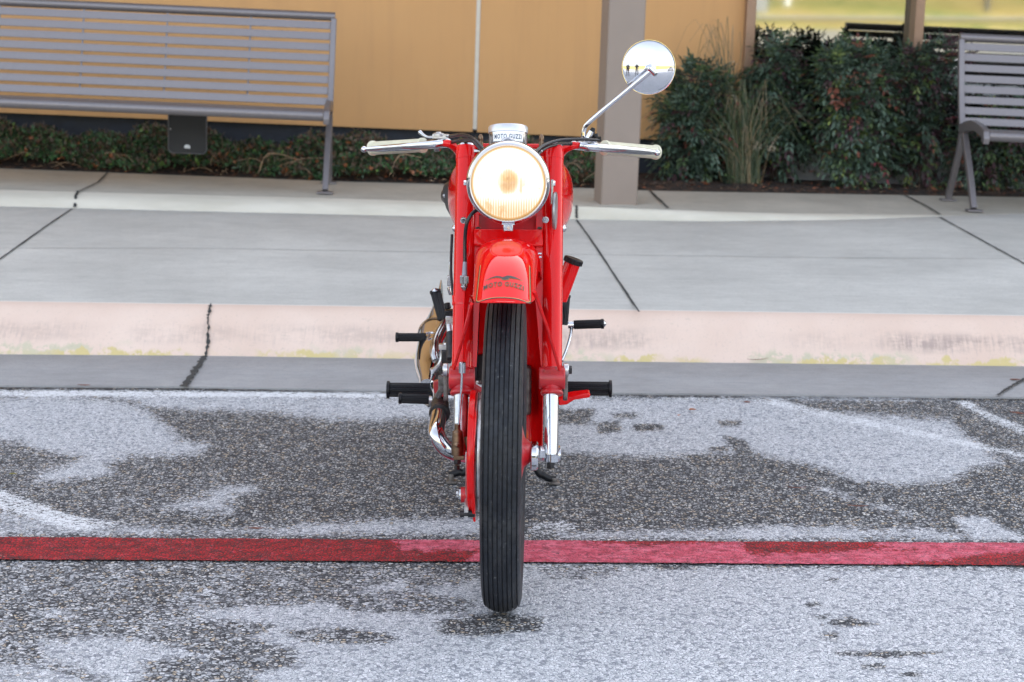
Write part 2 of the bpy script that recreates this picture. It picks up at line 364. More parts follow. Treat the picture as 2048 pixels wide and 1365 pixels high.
# near grid rows run from y=2.9 to the gutter edge
nx, ny = 330, 230
gx = np.linspace(-2.6, 2.6, nx)
GX = [p.x for p in L_gut]; GY = [p.y for p in L_gut]
yend = np.interp(gx, GX, GY)+.02
T = np.linspace(0, 1, ny)
PX = np.repeat(gx[None], ny, 0); PY = 2.9+(yend[None]-2.9)*T[:, None]
pts = np.stack([PX.ravel(), PY.ravel(), np.zeros(nx*ny)], 1)
mk, sk = lot_mask(topix(pts))
lot = MB(); vs_ = [Vector(p) for p in pts]
lot.add(vs_, [(j*nx+i, j*nx+i+1, (j+1)*nx+i+1, (j+1)*nx+i) for j in range(ny-1) for i in range(nx-1)])
big = 260
yl, yr_ = yend[0], yend[-1]
def zg(y): return 0 if y > -3 else -.3*min(1, (-3-y)/14)
lot.add([(-big, yl, 0), (-2.6, yl, 0), (-2.6, 2.9, 0), (-big, 2.9, 0)], [(3, 2, 1, 0)])
lot.add([(2.6, yr_, 0), (big, yr_, 0), (big, 2.9, 0), (2.6, 2.9, 0)], [(3, 2, 1, 0)])
lot.add([(-big, 2.9, 0), (big, 2.9, 0), (big, -3, 0), (-big, -3, 0)], [(3, 2, 1, 0)])
lot.add([(-big, -3, 0), (big, -3, 0), (big, -17, -.3), (-big, -17, -.3)], [(3, 2, 1, 0)])
o = lot.build('parking_lot', M['asphalt'], smooth=False, kind='structure')
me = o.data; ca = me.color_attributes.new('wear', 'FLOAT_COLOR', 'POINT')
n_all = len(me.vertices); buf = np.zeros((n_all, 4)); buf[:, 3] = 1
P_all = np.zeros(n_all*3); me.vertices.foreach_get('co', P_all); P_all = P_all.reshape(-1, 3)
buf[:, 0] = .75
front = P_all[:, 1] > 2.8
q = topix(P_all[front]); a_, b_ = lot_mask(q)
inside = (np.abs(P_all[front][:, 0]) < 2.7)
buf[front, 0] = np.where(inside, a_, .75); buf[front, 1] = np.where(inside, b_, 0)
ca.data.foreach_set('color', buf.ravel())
# --- red line: thin sheet
f_r0 = lineext([(0, 1074), (1050, 1081), (2048, 1086)]); f_r1 = lineext([(0, 1119), (1050, 1124), (2048, 1131)])
xs = list(np.linspace(-1900, 3900, 331)); nr = 7
ln = MB(); rows = []
for k in range(nr): rows.append([gz(x, f_r0(x)+(f_r1(x)-f_r0(x))*k/(nr-1), .004) + Vector((0, random.uniform(-.0022, .0022) if k in (0, nr-1) else 0, 0)) for x in xs])
ln.add([p for r in rows for p in r], [(k*331+i+1, k*331+i, (k+1)*331+i, (k+1)*331+i+1) for k in range(nr-1) for i in range(330)])
e0 = [(-400-big*0, 0)]
o = ln.build('painted_line', M['redline'], smooth=False, kind='structure')
me = o.data; nv = len(me.vertices); co_ = np.zeros(nv*3); me.vertices.foreach_get('co', co_); co_ = co_.reshape(-1, 3); pq = topix(co_)
PK = [[(1050, 1070), (1260, 1090), (1480, 1083), (1500, 1110), (1880, 1095), (1900, 1080), (2048, 1080), (2030, 1100), (1900, 1118), (1720, 1135), (1050, 1135)], [(780, 1075), (960, 1078), (1060, 1070), (1060, 1130), (930, 1130), (960, 1100), (800, 1100)], [(1700, 1080), (2060, 1075), (2100, 1100), (1880, 1112)]]
pk = np.zeros(nv)
for p in PK: pk = np.maximum(pk, np.clip(.5+polyd(pq, p)/30, 0, 1))
for nm, arr in (('pink', pk), ('edge', np.array([1.0 if (i//331) in (0, nr-1) else .0 for i in range(nv)])*.45)):
    a_ = me.attributes.new(nm, 'FLOAT', 'POINT'); a_.data.foreach_set('value', arr.astype(np.float32))
ca = me.color_attributes.new('wear', 'FLOAT_COLOR', 'POINT'); a_, b_ = lot_mask(pq)
buf = np.zeros((nv, 4)); buf[:, 0] = a_; ca.data.foreach_set('color', buf.ravel())
# --- concrete
def concrete(name, c, stain=.12, spec=.15):
    m = NT(name); co = m.co()
    n1 = m.noise(co, 1.7, 5, .62); n2 = m.noise(m.map(co, (2, 30, 30)), 3, 4, .6); n3 = m.noise(co, 160, 4, .7); n4 = m.noise(co, 14, 5, .65)
    lo = tuple(x*(1-stain*1.5) for x in c); hi = tuple(min(1, x*(1+stain)) for x in c)
    col = m.ramp(m.math('ADD', m.math('MULTIPLY', n1, .55), m.math('ADD', m.math('MULTIPLY', n2, .25), m.math('MULTIPLY', n4, .2))), [(.34, lo), (.64, hi)])
    col = m.mix(m.math('MULTIPLY', m.sm(n3, .46, .3), .6), col, tuple(x*.5 for x in c)); col = m.mix(m.math('MULTIPLY', m.sm(m.noise(co, 42, 6, .8), .50, .62), .28), col, tuple(x*.72 for x in c)); col = m.mix(m.math('MULTIPLY', m.sm(m.noise(m.map(co, (.6, 3, 3)), 2.2, 5, .7), .54, .68), .3), col, tuple(x*.74 for x in c))
    col = m.mix(m.math('MULTIPLY', m.sm(m.noise(m.map(co, (5, 26, 5)), 3.3, 4, .7), .66, .74), .5), col, tuple(x*.5 for x in c))
    m.out(col, .85); m.bump(m.math('ADD', n3, m.math('MULTIPLY', m.noise(m.map(co, (12, 160, 20)), 2.2, 3), .8)), .25, .002); return m.m
M['conc'] = concrete('sidewalk_concrete', (.50, .495, .465), .15)
M['gutter'] = concrete('gutter_concrete', (.315, .315, .32), .16)
M['conc_warm'] = concrete('walkway_concrete', (.43, .405, .35), .17)
# painted kerb: uses UV v across the profile
m = NT('painted_kerb'); uv = m.co('UV'); s_ = m.sep(uv); co = m.co(); V = m.math('ADD', s_[1], m.math('MULTIPLY', m.math('SUBTRACT', m.noise(m.map(co, (1, .2, .2)), 3.0, 4, .6), .5), .16))
n1 = m.noise(m.map(co, (2.2, 6, 6)), 2.4, 6, .75); n2 = m.noise(m.map(co, (26, 3, 3)), 4, 4, .7); n3 = m.noise(co, 22, 5, .7); n4 = m.noise(co, 150, 3, .7)
base = m.ramp(m.noise(co, 3, 4), [(.3, (.61, .46, .38)), (.7, (.68, .54, .46))])
band = m.math('MULTIPLY', m.sm(V, .30, .50), m.math('SUBTRACT', 1, m.sm(V, .58, .80)))
dirt = m.math('MULTIPLY', m.math('MULTIPLY', band, m.sm(m.noise(m.map(co, (1, .3, .3), (3, 0, 0)), 1.5, 3, .55), .38, .62)), m.sm(m.math('ADD', m.math('MULTIPLY', n1, .65), m.math('MULTIPLY', n2, .35)), .40, .60))
col = m.mix(m.math('MULTIPLY', dirt, .75), base, (.29, .225, .205))
streak = m.math('MULTIPLY', m.sm(n2, .58, .72), m.sm(V, .25, .5)); col = m.mix(m.math('MULTIPLY', streak, .3), col, (.38, .30, .31))
low = m.sm(m.math('ADD', V, m.math('MULTIPLY', m.math('SUBTRACT', m.noise(m.map(co, (9, 2, 2)), 2.2, 4, .6), .5), .7)), .72, .84)
col = m.mix(m.math('MULTIPLY', low, m.math('MULTIPLY', m.sm(n3, .42, .52), m.sm(m.noise(co, 2.3, 3), .44, .56))), col, (.50, .46, .34))
low2 = m.sm(m.math('ADD', V, m.math('MULTIPLY', m.math('SUBTRACT', m.noise(m.map(co, (6, 2, 2)), 3.1, 4, .6), .5), .55)), .84, .90)
col = m.mix(m.math('MULTIPLY', low2, m.math('MULTIPLY', m.sm(n3, .36, .50), m.sm(m.noise(m.map(co,(1,1,1),(4,2,1)), 3.1, 3), .40, .56))), col, (.55, .45, .21))
col = m.mix(m.math('MULTIPLY', m.sm(n4, .42, .3), .3), col, (.32, .27, .24))
col = m.mix(m.math('SUBTRACT', 1, m.sm(s_[1], .0, .035)), col, (.66, .66, .62)); col = m.mix(m.math('MULTIPLY', m.sm(m.noise(co, 48, 5, .8), .60, .68), .5), col, (.42, .36, .30))
m.out(col, .7); m.bump(m.math('ADD', n4, m.math('MULTIPLY', n2, .4)), .25, .002); M['kerb'] = m.m
def sheet(Ls, mat, name, uv=False, kind='structure', mb=None):
    s = mb or MB(); n = len(Ls[0]); k = len(Ls)
    fs = [(j*n+i, j*n+i+1, (j+1)*n+i+1, (j+1)*n+i) for j in range(k-1) for i in range(n-1)]
    uvs = None
    if uv: uvs = [((i, uv[j]), (i+1, uv[j]), (i+1, uv[j+1]), (i, uv[j+1])) for j in range(k-1) for i in range(n-1)]
    s.add([p for L in Ls for p in L], fs, uvs)
    return s.build(name, mat, smooth=60, kind=kind) if name else s
def lerpL(A_, B_, t): return [a.lerp(b, t) for a, b in zip(A_, B_)]
def drop(L, dz, dy=0): return [p+Vector((0, dy, dz)) for p in L]
# gutter pan: dips a little, front edge has a joint with the asphalt
sheet([drop(L_gut, -.04), drop(L_gut, .006), lerpL(L_gut, L_kbot, .5), L_kbot, drop(L_kbot, -.004, .004)], M['gutter'], 'gutter')
# kerb profile, t: 0 back-top ... 1 bottom front
prof = [(-.22, 0, 0), (-.0, 0, .0), (.04, -.0, .03), (.14, -.004, .10), (.24, -.014, .18), (.36, -.034, .30), (.5, -.062, .46), (.66, -.092, .64), (.84, -.122, .86), (1.0, None, 1.0)]
Lk = [[a+(a-b)*.18*Vector((1, 1, 0)).length*0+Vector((0, .012, 0)) for a, b in zip(L_ktop, L_kbot)]]
for t, dz, vv in prof[1:]:
    row = []
    for a, b in zip(L_ktop, L_kbot):
        zz = b.z-.006 if dz is None else a.z+dz
        tt = sqrt(t)*.0+t
        # rounded shoulder: horizontal position leads the drop
        hx = 1-(1-tt)**1.35
        row.append(Vector((a.x+(b.x-a.x)*hx, a.y+(b.y-a.y)*hx, zz)))
    Lk.append(row)
vv = [0, .02]+[p[2] for p in prof[2:]]
sheet(Lk, M['kerb'], 'kerb', uv=vv)
# sidewalk between kerb back and upper step
Ls = [[a*1.0 for a in Lk[0]]]
for k in range(1, 13):
    t = k/12; Ls.append([Vector((a.x+(b.x-a.x)*t, a.y+(b.y-a.y)*t, a.z+(b.z-a.z)*t)) for a, b in zip(Lk[0], L_ub)])
Ls.append(drop(L_ub, -.02, .05))
sheet(Ls, M['conc'], 'sidewalk')
# raised walkway edge + walkway top
m = NT('step_edge_concrete'); co = m.co(); n = m.noise(m.map(co, (1, 4, 4)), 3, 5, .65)
m.out(m.ramp(n, [(.3, (.49, .46, .39)), (.7, (.60, .57, .50))]), .8); m.bump(m.noise(co, 120, 4), .2); M['step'] = m.m
ub2 = drop(L_ub, -.004, .0)
e1 = [a.lerp(b, .55)+Vector((0, 0, 0)) for a, b in zip(L_ub, L_ut)]
for i, p in enumerate(e1): p.z = L_ub[i].z+(L_ut[i].z-L_ub[i].z)*.82
sheet([ub2, [a.lerp(b, .2)+Vector((0, 0, (b.z-a.z)*.3)) for a, b in zip(L_ub, L_ut)], e1, L_ut, [p+YB*.012 for p in L_ut]], M['step'], 'walkway_edge')
ut2 = [p+YB*.012+NB*.0006 for p in L_ut]
sheet([ut2, lerpL(ut2, L_pl, .33), lerpL(ut2, L_pl, .66), L_pl, drop(L_pl, -.05, .01)], M['conc_warm'], 'walkway')
# expansion joints: thin dark strips with a ragged outline
M['joint'] = basic('joint_filler', (.035, .036, .036), .9, 0, .5, 60)
def strip(pts, wd, name, lift=.0035, jag=.25, n=14):
    P = []
    for a, b in zip(pts[:-1], pts[1:]):
        for k in range(n): P.append(a.lerp(b, k/n))
    P.append(pts[-1]); P = [P[0]]+[q for p, q in zip(P, P[1:]) if (q-p).length > 1e-5]; s = MB(); vs = []
    for i, p in enumerate(P):
        t = (P[min(i+1, len(P)-1)]-P[max(i-1, 0)]).normalized(); sd_ = t.cross(Vector((0, 0, 1))).normalized()
        ww = wd*.5*(1+random.uniform(-jag, jag)); j = sd_*random.uniform(-1, 1)*wd*jag*.4
        vs += [p-sd_*ww+j+Vector((0, 0, lift)), p+sd_*ww+j+Vector((0, 0, lift))]
    s.add(vs, [(2*i, 2*i+1, 2*i+3, 2*i+2) for i in range(len(P)-1)])
    return s.build(name, M['joint'], smooth=False, kind='structure')
from mathutils.bvhtree import BVHTree
sw = bpy.data.objects['sidewalk'].data; bvh = BVHTree.FromPolygons([v.co for v in sw.vertices], [tuple(p.vertices) for p in sw.polygons])
def on_side(px, py): h = bvh.ray_cast(Cv, ray(px, py).normalized()); return h[0] if h[0] else Cv+ray(px, py)*(( .17-CAM_H)/ray(px, py).z)
def side_line(pts, n=8): return [on_side(a[0]+(b[0]-a[0])*k/n, a[1]+(b[1]-a[1])*k/n) for a, b in zip(pts[:-1], pts[1:]) for k in range(n+1)]
strip(side_line([(150, 415), (95, 452), (-10, 527)]), .009, 'sidewalk_joint', n=2)
strip(side_line([(-400, 497), (400, 497.5), (1100, 509), (1700, 517), (2500, 520)]), .004, 'sidewalk_joint', lift=.0015, n=1)
strip(side_line([(1153, 441), (1180, 478), (1278, 626)]), .008, 'sidewalk_joint', n=2)
strip(side_line([(1880, 436), (1960, 480), (2060, 535)]), .009, 'sidewalk_joint', n=2)
strip([gb(*p) for p in [(216, 346), (196, 366), (158, 384)]], .010, 'walkway_joint')
strip([gb(*p) for p in [(1300, 383), (1318, 400), (1336, 417)]], .012, 'walkway_joint')
strip([gb(*p) for p in [(1810, 392), (1850, 412), (1880, 430)]], .012, 'walkway_joint')
def on_step(px, t):
    i = np.interp(px, XS, range(len(XS))); k = int(i); fr = i-k
    a = L_ub[k].lerp(L_ub[k+1], fr); b = L_ut[k].lerp(L_ut[k+1], fr); p = a.lerp(b, t); p.z = a.z+(b.z-a.z)*min(1, t*1.5)+.002; p.y -= .004; return p
strip([on_step(157, 1), on_step(152, .5), on_step(150, 0)], .013, 'walkway_joint')
strip([on_step(1153, 1), on_step(1153, .5), on_step(1153, 0)], .011, 'walkway_joint')
def on_kerb(px, j):
    i = np.interp(px, XS, range(len(XS))); k = int(i); fr = i-k; p = Lk[j][k].lerp(Lk[j][k+1], fr); p.y -= .004; p.z += .001; return p
strip([on_kerb(x, j) for x, j in [(422, 1), (421, 3), (419, 4), (417, 5), (418, 6), (416, 7), (415, 8), (411, 9)]], .008, 'kerb_joint', jag=.8, n=5)
strip([gz(x, y, .006) for x, y in [(411, 713), (390, 745), (368, 777)]], .02, 'gutter_joint', lift=.006, jag=.5)
strip([gz(x, y, .006) for x, y in [(2060, 755), (2020, 778), (1995, 794)]], .012, 'gutter_joint', lift=.006, jag=.5)
gx2 = [gz(x, f_gut(x)+3.0) for x in np.linspace(-300, 2400, 60)]
strip(gx2, .009, 'asphalt_joint', lift=.004, jag=.6, n=3)
# ================================================================== BUILDING
OW = Vector((.2, 10.78, .22-.024*.2))
def BW(u, v, h): return OW + XB*u + YB*v + NB*h       # building coordinates: along the wall, into it, up
def gw(px, py, v=0.0):
    d = ray(px, py); o_ = OW+YB*v; t = ((o_-Cv).dot(YB))/d.dot(YB); p = Cv+d*t-OW; return p.dot(XB), p.dot(NB)
RB = (XB, YB, NB)
m = NT('ochre_stucco'); co = m.co(); n1 = m.noise(co, 1.2, 4); n2 = m.noise(co, 190, 4, .7); n3 = m.noise(m.map(co, (9, 9, .8)), 1.5, 5, .6)
m.out(m.mix(m.math('MULTIPLY', m.sm(n3, .46, .72), .5), m.ramp(n1, [(.3, (.54, .298, .128)), (.7, (.58, .328, .142))]), (.50, .28, .125)), .9); m.bump(n2, .35, .003); M['stucco'] = m.m
M['brownpaint'] = basic('taupe_painted_steel', (.25, .20, .17), .55, 0, .06, 4, .05, 0, 200)
M['brownframe'] = basic('brown_window_frame', (.30, .185, .12), .45, .2, .1, 14)
M['navy'] = basic('dark_foundation', (.018, .022, .032), .7, 0, .35, 18, .3)
M['cream'] = basic('cream_joint', (.68, .66, .60), .6, 0, .05, 20)
M['roof'] = basic('roof_metal', (.12, .11, .10), .6, .2, .1, 3)
m = NT('coated_glass'); m.out((.23, .24, .235), .03, 1.0); m.b.inputs['Metallic'].default_value = 1
M['glass'] = m.m
bld = thing('building', BW(0, 0, 0), 'long ochre stucco building with dark base, brown framed mirror windows and taupe column', 'building')
HB = 7.6; hb = gw(1100, 271)[1]
uL, uW0, uW1 = -14.0, gw(1491, 200)[0], 12.0
ujo = gw(957, 130)[0]
s = MB(); s.box(BW((uL+ujo-.012)/2, .15, (hb+HB)/2), (ujo-.012-uL, .3, HB-hb), RB); s.box(BW((ujo+.012+uW0)/2, .15, (hb+HB)/2), (uW0-ujo-.012, .3, HB-hb), RB)
s.box(BW((uW0+uW1)/2, .15, (2.7+HB)/2), (uW1-uW0, .3, HB-2.7), RB)
s.box(BW(0, 6.2, HB/2), (26, .3, HB), RB); s.box(BW(uL+.15, 3.2, HB/2), (.3, 5.8, HB), RB); s.box(BW(uW1-.15, 3.2, HB/2), (.3, 5.8, HB), RB)
s.build('wall', M['stucco'], bld)
s = MB(); s.box(BW(ujo, .16, (hb+HB)/2+.004), (.022, .3, HB-hb-.02), RB); s.build('joint_strip', M['cream'], bld)
s = MB(); s.box(BW((uL+uW1)/2, .19, hb/2-.2), (uW1-uL-.02, .3, hb+.4-.004), RB); s.build('foundation', M['navy'], bld)
s = MB(); s.box(BW((uL+uW1)/2, 3, HB+.1), (uW1-uL+.6, 7, .2), RB); s.build('roof', M['roof'], bld)
# windows
u0 = uW0; mull = [gw(1500, 100, -.02)[0], gw(1839, 60, -.02)[0]]
while mull[-1] < 7.5: mull.append(mull[-1]+(mull[1]-mull[0]))
sill = .16
for a, b in zip(mull[:-1], mull[1:]):
    f = MB(); f.box(BW(a, .01, (sill+2.7)/2), (.052, .13, 2.7-sill), RB)
    f.box(BW((a+b)/2, .02, sill+.03), (b-a-.053, .10, .06), RB); f.box(BW((a+b)/2, .02, 2.67), (b-a-.053, .10, .06), RB)
    fr = f.build('window_frame', M['brownframe'], bld, bevel=.003)
    g = MB(); g.box(BW((a+b)/2, .05, (sill+2.7)/2), (b-a-.05, .01, 2.62-sill-.03), RB); g.build('pane', M['glass'], fr)
f = MB(); f.box(BW(mull[-1], .01, (sill+2.7)/2), (.052, .13, 2.7-sill), RB); f.build('window_frame', M['brownframe'], bld)
s = MB(); s.box(BW((mull[0]+mull[-1])/2, .12, .05), (mull[-1]-mull[0]+.1, .3, .22-.003), RB); s.build('window_base', basic('pale_window_base', (.30, .31, .32), .8), bld)
# column with its foot plate, carrying a canopy out of the frame
cy = radians(-9); CX = Vector((cos(cy), -sin(cy), 0)); CX = (CX-NB*CX.dot(NB)).normalized(); CYv = NB.cross(CX)
pa, pb_ = gb(1203, 409), gb(1273, 409); wcol = (pb_-pa).length*1.0
cc = (pa+pb_)/2 + CYv*(wcol*.5)
s = MB(); s.box(cc+NB*1.9, (wcol, wcol, 3.9), (CX, CYv, NB)); s.build('column', M['brownpaint'], bld, bevel=.006)
s = MB(); s.box(BW(0.5, -.85, 3.98), (13, 1.9, .24), RB); s.build('canopy', M['roof'], bld)
# ---- planting bed
m = NT('bark_mulch'); co = m.co(); v = m.vor(m.map(co, (1, 1.6, 1)), 55, 'F1', 'Color'); sp = m.n('ShaderNodeSeparateColor'); m.put(sp.inputs[0], v)
m.out(m.ramp(sp.outputs[0], [(0, (.012, .009, .008)), (.5, (.03, .02, .016)), (.75, (.07, .035, .022)), (.92, (.14, .065, .035))], 'CONSTANT'), .9); m.bump(sp.outputs[1], .8, .01); M['mulch'] = m.m
Lp1 = [p+YB*.012 for p in L_pl]; rows = [drop(Lp1, -.03), drop(Lp1, -.004)]
xs_l = [p.x for p in L_pl]
for t in (.1, .3, .6, 1.0): rows.append([Vector((p.x+(q.x-p.x)*t, p.y+(q.y-p.y)*t, p.z+(q.z-p.z)*t)) + NB*random.uniform(.004, .02) for p, q in zip(Lp1, [OW+XB*(x.x-OW.x)+YB*.02 for x in Lp1])])
sheet(rows, M['mulch'], 'planting_bed')
# ================================================================== PLANTS
def leafmat(name, c, var=.35, tr=.12):
    m = NT(name); n = m.noise(m.co(), 35, 3)
    m.out(m.ramp(n, [(.3, tuple(x*(1-var) for x in c)), (.7, tuple(x*(1+var) for x in c))]), .42); m.b.inputs['Specular IOR Level'].default_value = .45; return m.m
LM = [leafmat('deep_green_leaf', (0.031, 0.054, 0.036)), leafmat('blue_green_leaf', (0.083, 0.129, 0.093)), leafmat('mid_green_leaf', (0.080, 0.125, 0.048)),
      leafmat('purple_leaf', (0.073, 0.036, 0.044)), leafmat('crimson_leaf', (0.255, 0.052, 0.069)), leafmat('orange_leaf', (0.219, 0.078, 0.053)), leafmat('yellow_green_leaf', (0.182, 0.226, 0.066))]
LM2 = [leafmat('jasmine_leaf_dark', (0.030, 0.057, 0.027)), leafmat('jasmine_leaf_green', (0.047, 0.115, 0.043)), leafmat('jasmine_leaf_brown', (0.115, 0.078, 0.054)), leafmat('jasmine_leaf_light', (0.135, 0.230, 0.054)), leafmat('jasmine_leaf_rust', (0.297, 0.101, 0.041)), leafmat('dry_stem', (0.351, 0.243, 0.162))]
M['bark'] = basic('brown_bark', (.06, .042, .032), .9, 0, .4, 40, .5)
def leaf(mb, p, d, n, L, w, mi):
    d = d.normalized(); s_ = d.cross(n); s_ = s_.normalized() if s_.length > 1e-4 else Vector((1, 0, 0)); nn = s_.cross(d)
    mb.cur = mi
    mb.add([p, p+d*L*.45+s_*w*.5+nn*w*.16, p+d*L-nn*L*.12, p+d*L*.45-s_*w*.5+nn*w*.16], [(0, 1, 2), (0, 2, 3)])
def rvec(): return Vector(rng.normal(size=3)).normalized()
def shrub(name, base, wd, ht, n, wts, label, cat, group, seed, L=.036):
    random.seed(seed); r0 = np.random.default_rng(seed)
    root = thing(name, base, label, cat, group)
    st = MB()
    lobes = [(Vector((random.uniform(-.28, .28)*wd, random.uniform(-.22, .22)*wd, ht*random.uniform(.25, .84))), wd*random.uniform(.22, .36)) for _ in range(10)]
    lobes += [(Vector((0, 0, ht*.45)), wd*.42), (Vector((0, 0, ht*.2)), wd*.36), (Vector((random.uniform(-.1, .1)*wd, 0, ht*.82)), wd*.24)]
    for _ in range(9):
        a = random.uniform(0, 2*pi); tp = Vector((cos(a)*wd*.25, sin(a)*wd*.25, ht*random.uniform(.6, .9)))
        st.tube([base+Vector((cos(a)*.03, sin(a)*.03, -.02)), base+tp*.5+Vector((0, 0, .03)), base+tp], [.007, .005, .002], 6, 3)
    st.build('stem', M['bark'], root)
    mb = MB(); K = []
    # colour patches
    patches = [(base+Vector((random.uniform(-.4, .4)*wd, -wd*.4, random.uniform(.15, .9)*ht)), wd*random.uniform(.07, .15), random.choice(wts[1])) for _ in range(wts[2])]
    for i in range(int(n*1.45)):
        c, r = lobes[i % len(lobes)]
        u = Vector(r0.normal(size=3)).normalized(); rr = r*(r0.random()**.28)*random.uniform(.85, 1.12)
        p = base+c+Vector((u.x, u.y, u.z*1.05))*rr
        if p.z < base.z+.02: p.z = base.z+.02+random.random()*.05
        out = (u+Vector((0, -.25, random.uniform(-.3, .5)))).normalized()
        mi = int(r0.choice(len(wts[0]), p=np.array(wts[0])/sum(wts[0])))
        for pc, pr_, pm in patches:
            if (p-pc).length < pr_ and random.random() < .8: mi = pm
        side = out.cross(Vector((0, 0, 1))); side = side.normalized() if side.length > .01 else Vector((1, 0, 0)); nrm = side.cross(out)
        ln_ = L*random.uniform(.75, 1.25); k = random.choice([3, 5, 5, 7]); rl = ln_*1.5
        droop = random.uniform(.2, .9)
        for q in range(k):
            t = (q//2)/(k//2+.01) if q < k-1 else 1.0
            pp = p+out*rl*t-Vector((0, 0, 1))*rl*droop*t*t*.6
            d = out*.8+side*(1 if q % 2 else -1)*.9 if q < k-1 else out
            d = d-Vector((0, 0, droop*.6))+Vector(r0.normal(size=3))*.12
            leaf(mb, pp, d, nrm, ln_, ln_*.42, mi)
    mb.build('foliage', LM, root, smooth=False)
    return root
G = 'nandina shrubs in the planting bed'
def gbs(px, py=372, v=0.0): return gb(px, py)+YB*v
shrub('nandina_shrub', gbs(1408, 370, .22), .47, .60, 1300, ([5, 5, 2, .8, .15, .15, .3], [4, 5, 3, 2, 2, 3], 5), 'low round nandina bush beside the taupe column, with few red leaves', 'shrub', G, 11)
shrub('nandina_shrub', gbs(1585, 374, .32), .43, .83, 1100, ([5, 5, 1.6, 2, .02, .1, .05], [3, 3, 0], 4), 'tall dark nandina bush just right of the grass clump, hardly any red', 'shrub', G, 12)
shrub('nandina_shrub', gbs(1727, 382, .18), .48, .80, 1250, ([3.5, 6, 3, 1.2, .15, .3, .5], [4, 4, 4, 3, 5, 6], 11), 'full nandina bush with crimson leaf sprays, in front of the window mullion', 'shrub', G, 25)
shrub('nandina_shrub', gbs(1880, 384, .34), .44, .80, 1000, ([5, 3, 1.5, 4, .05, .25, .3], [3, 3, 6, 5], 5), 'purple leaved nandina bush behind the left end of the right bench', 'shrub', G, 14)
shrub('nandina_shrub', gbs(2010, 386, .30), .50, .42, 700, ([5, 4, 2, 2, .1, .5, .2], [5, 3], 4), 'short nandina bush seen beneath the seat of the right bench', 'shrub', G, 15)
shrub('nandina_shrub', gbs(2170, 386, .34), .50, .60, 500, ([5, 4, 2, 2, .1, .5, .2], [5, 3], 4), 'nandina bush behind the back slats of the right bench', 'shrub', G, 16)
# ornamental grass
def grass_clump(base, n, ht, sp, label, seed, cols, bias=(0, 0)):
    random.seed(seed); mb = MB()
    for i in range(n):
        a = random.uniform(0, 2*pi); l = ht*random.uniform(.45, 1.1); o_ = Vector((cos(a)*cos(a)*bias[0]*0+cos(a)*sp*random.random()+bias[0]*random.random(), sin(a)*sp*.5*random.random()-.02, 0))
        b = base+Vector((random.gauss(0, .035), random.gauss(0, .03), 0)); top = b+o_+Vector((0, 0, l)); end = top+o_*.7+Vector((0, 0, -l*random.uniform(0, .45)))
        P = catmull([b, b+o_*.25+Vector((0, 0, l*.55)), top, end], 3); w_ = random.uniform(.0016, .0032); mb.cur = random.choice(cols)
        sd_ = Vector((1, random.uniform(-.4, .4), 0)).normalized()
        vs = []
        for k, p in enumerate(P): ww = w_*(1-.8*k/len(P)); vs += [p-sd_*ww, p+sd_*ww]
        mb.add(vs, [(2*k, 2*k+1, 2*k+3, 2*k+2) for k in range(len(P)-1)])
        if random.random() < (.02 if n > 100 else .14):
            for _ in range(26): q = end+rvec()*.018; leaf(mb, q, rvec(), rvec(), .014, .003, 3)
    return tag(mb.build('ornamental_grass', [leafmat('grass_green', (.04, .065, .028)), leafmat('grass_olive', (.08, .085, .04)), leafmat('grass_straw', (.22, .16, .09)), leafmat('seed_head', (.55, .46, .36))], loc=base, smooth=False), label, 'grass clump')
grass_clump(gbs(1497, 372, .12), 210, .50, .34, 'arching green grass clump between the low bush and the tall dark bush', 31, [0, 0, 0, 1, 1, 2], (-.06, 0))
grass_clump(gbs(1480, 372, .34), 46, .80, .30, 'sparse wispy grass with pale seed heads against the ochre wall', 32, [1, 2, 2], (-.12, 0))
# low jasmine cover
random.seed(3); mb = MB()
uA = -5.6; uB_ = .62
def edge_at(x):
    y = np.interp(x, [p.x for p in L_pl], [p.y for p in L_pl]); return y
for i in range(22500):
    x = random.uniform(uA, uB_); t = random.random(); y = edge_at(x)+.02+t*.46
    hb_ = .06+.115*min(1, t*1.6)+.03*sin(x*7+y*5)+.02*sin(x*23+y*11)
    thin = max(0, 1-abs(x+1.30)/.28)*.75
    if random.random() < thin*(1-t): continue
    z = (.22-.024*x)+hb_*(1-thin*.6*(1-t))*random.uniform(.35, 1.0)**.6
    p = Vector((x, y, z)); u = (rvec()+Vector((0, -.3, .9))).normalized(); top = z-(.22-.024*x) > .17
    mi = random.choices([0, 1, 2, 3, 4], [5, 5 if not top else 1.6, 2 if not top else 5.5, .5, .35 if not top else .05])[0]
    if random.random() < .7:
        for k in range(3): leaf(mb, p, rvec()+Vector((0, -.4, .3)), u, random.uniform(.018, .030), random.uniform(.011, .018), mi)
    else:
        leaf(mb, p, rvec()+Vector((0, 0, 1)), rvec(), .035, .008, 2)
for i in range(110):
    x = random.uniform(uA, uB_); y = edge_at(x)+.02+random.random()*.15; p = Vector((x, y, .22-.024*x+random.uniform(.01, .1))); d = rvec(); d.z *= .3; mb.cur = 5
    mb.tube([p, p+d*.06+Vector((0, 0, .02)), p+d*random.uniform(.1, .2)], [.0016, .0014, .0008], 4, 2)
for x0 in (-1.28, -.62):
    p = Vector((x0, edge_at(x0)+.05, .27)); mb.tube([p, p+Vector((.05, -.02, .1)), p+Vector((.16, -.03, .09))], [.003, .0025, .0015], 5, 3)
mb.build('ground_cover', LM2, smooth=False, kind='stuff')
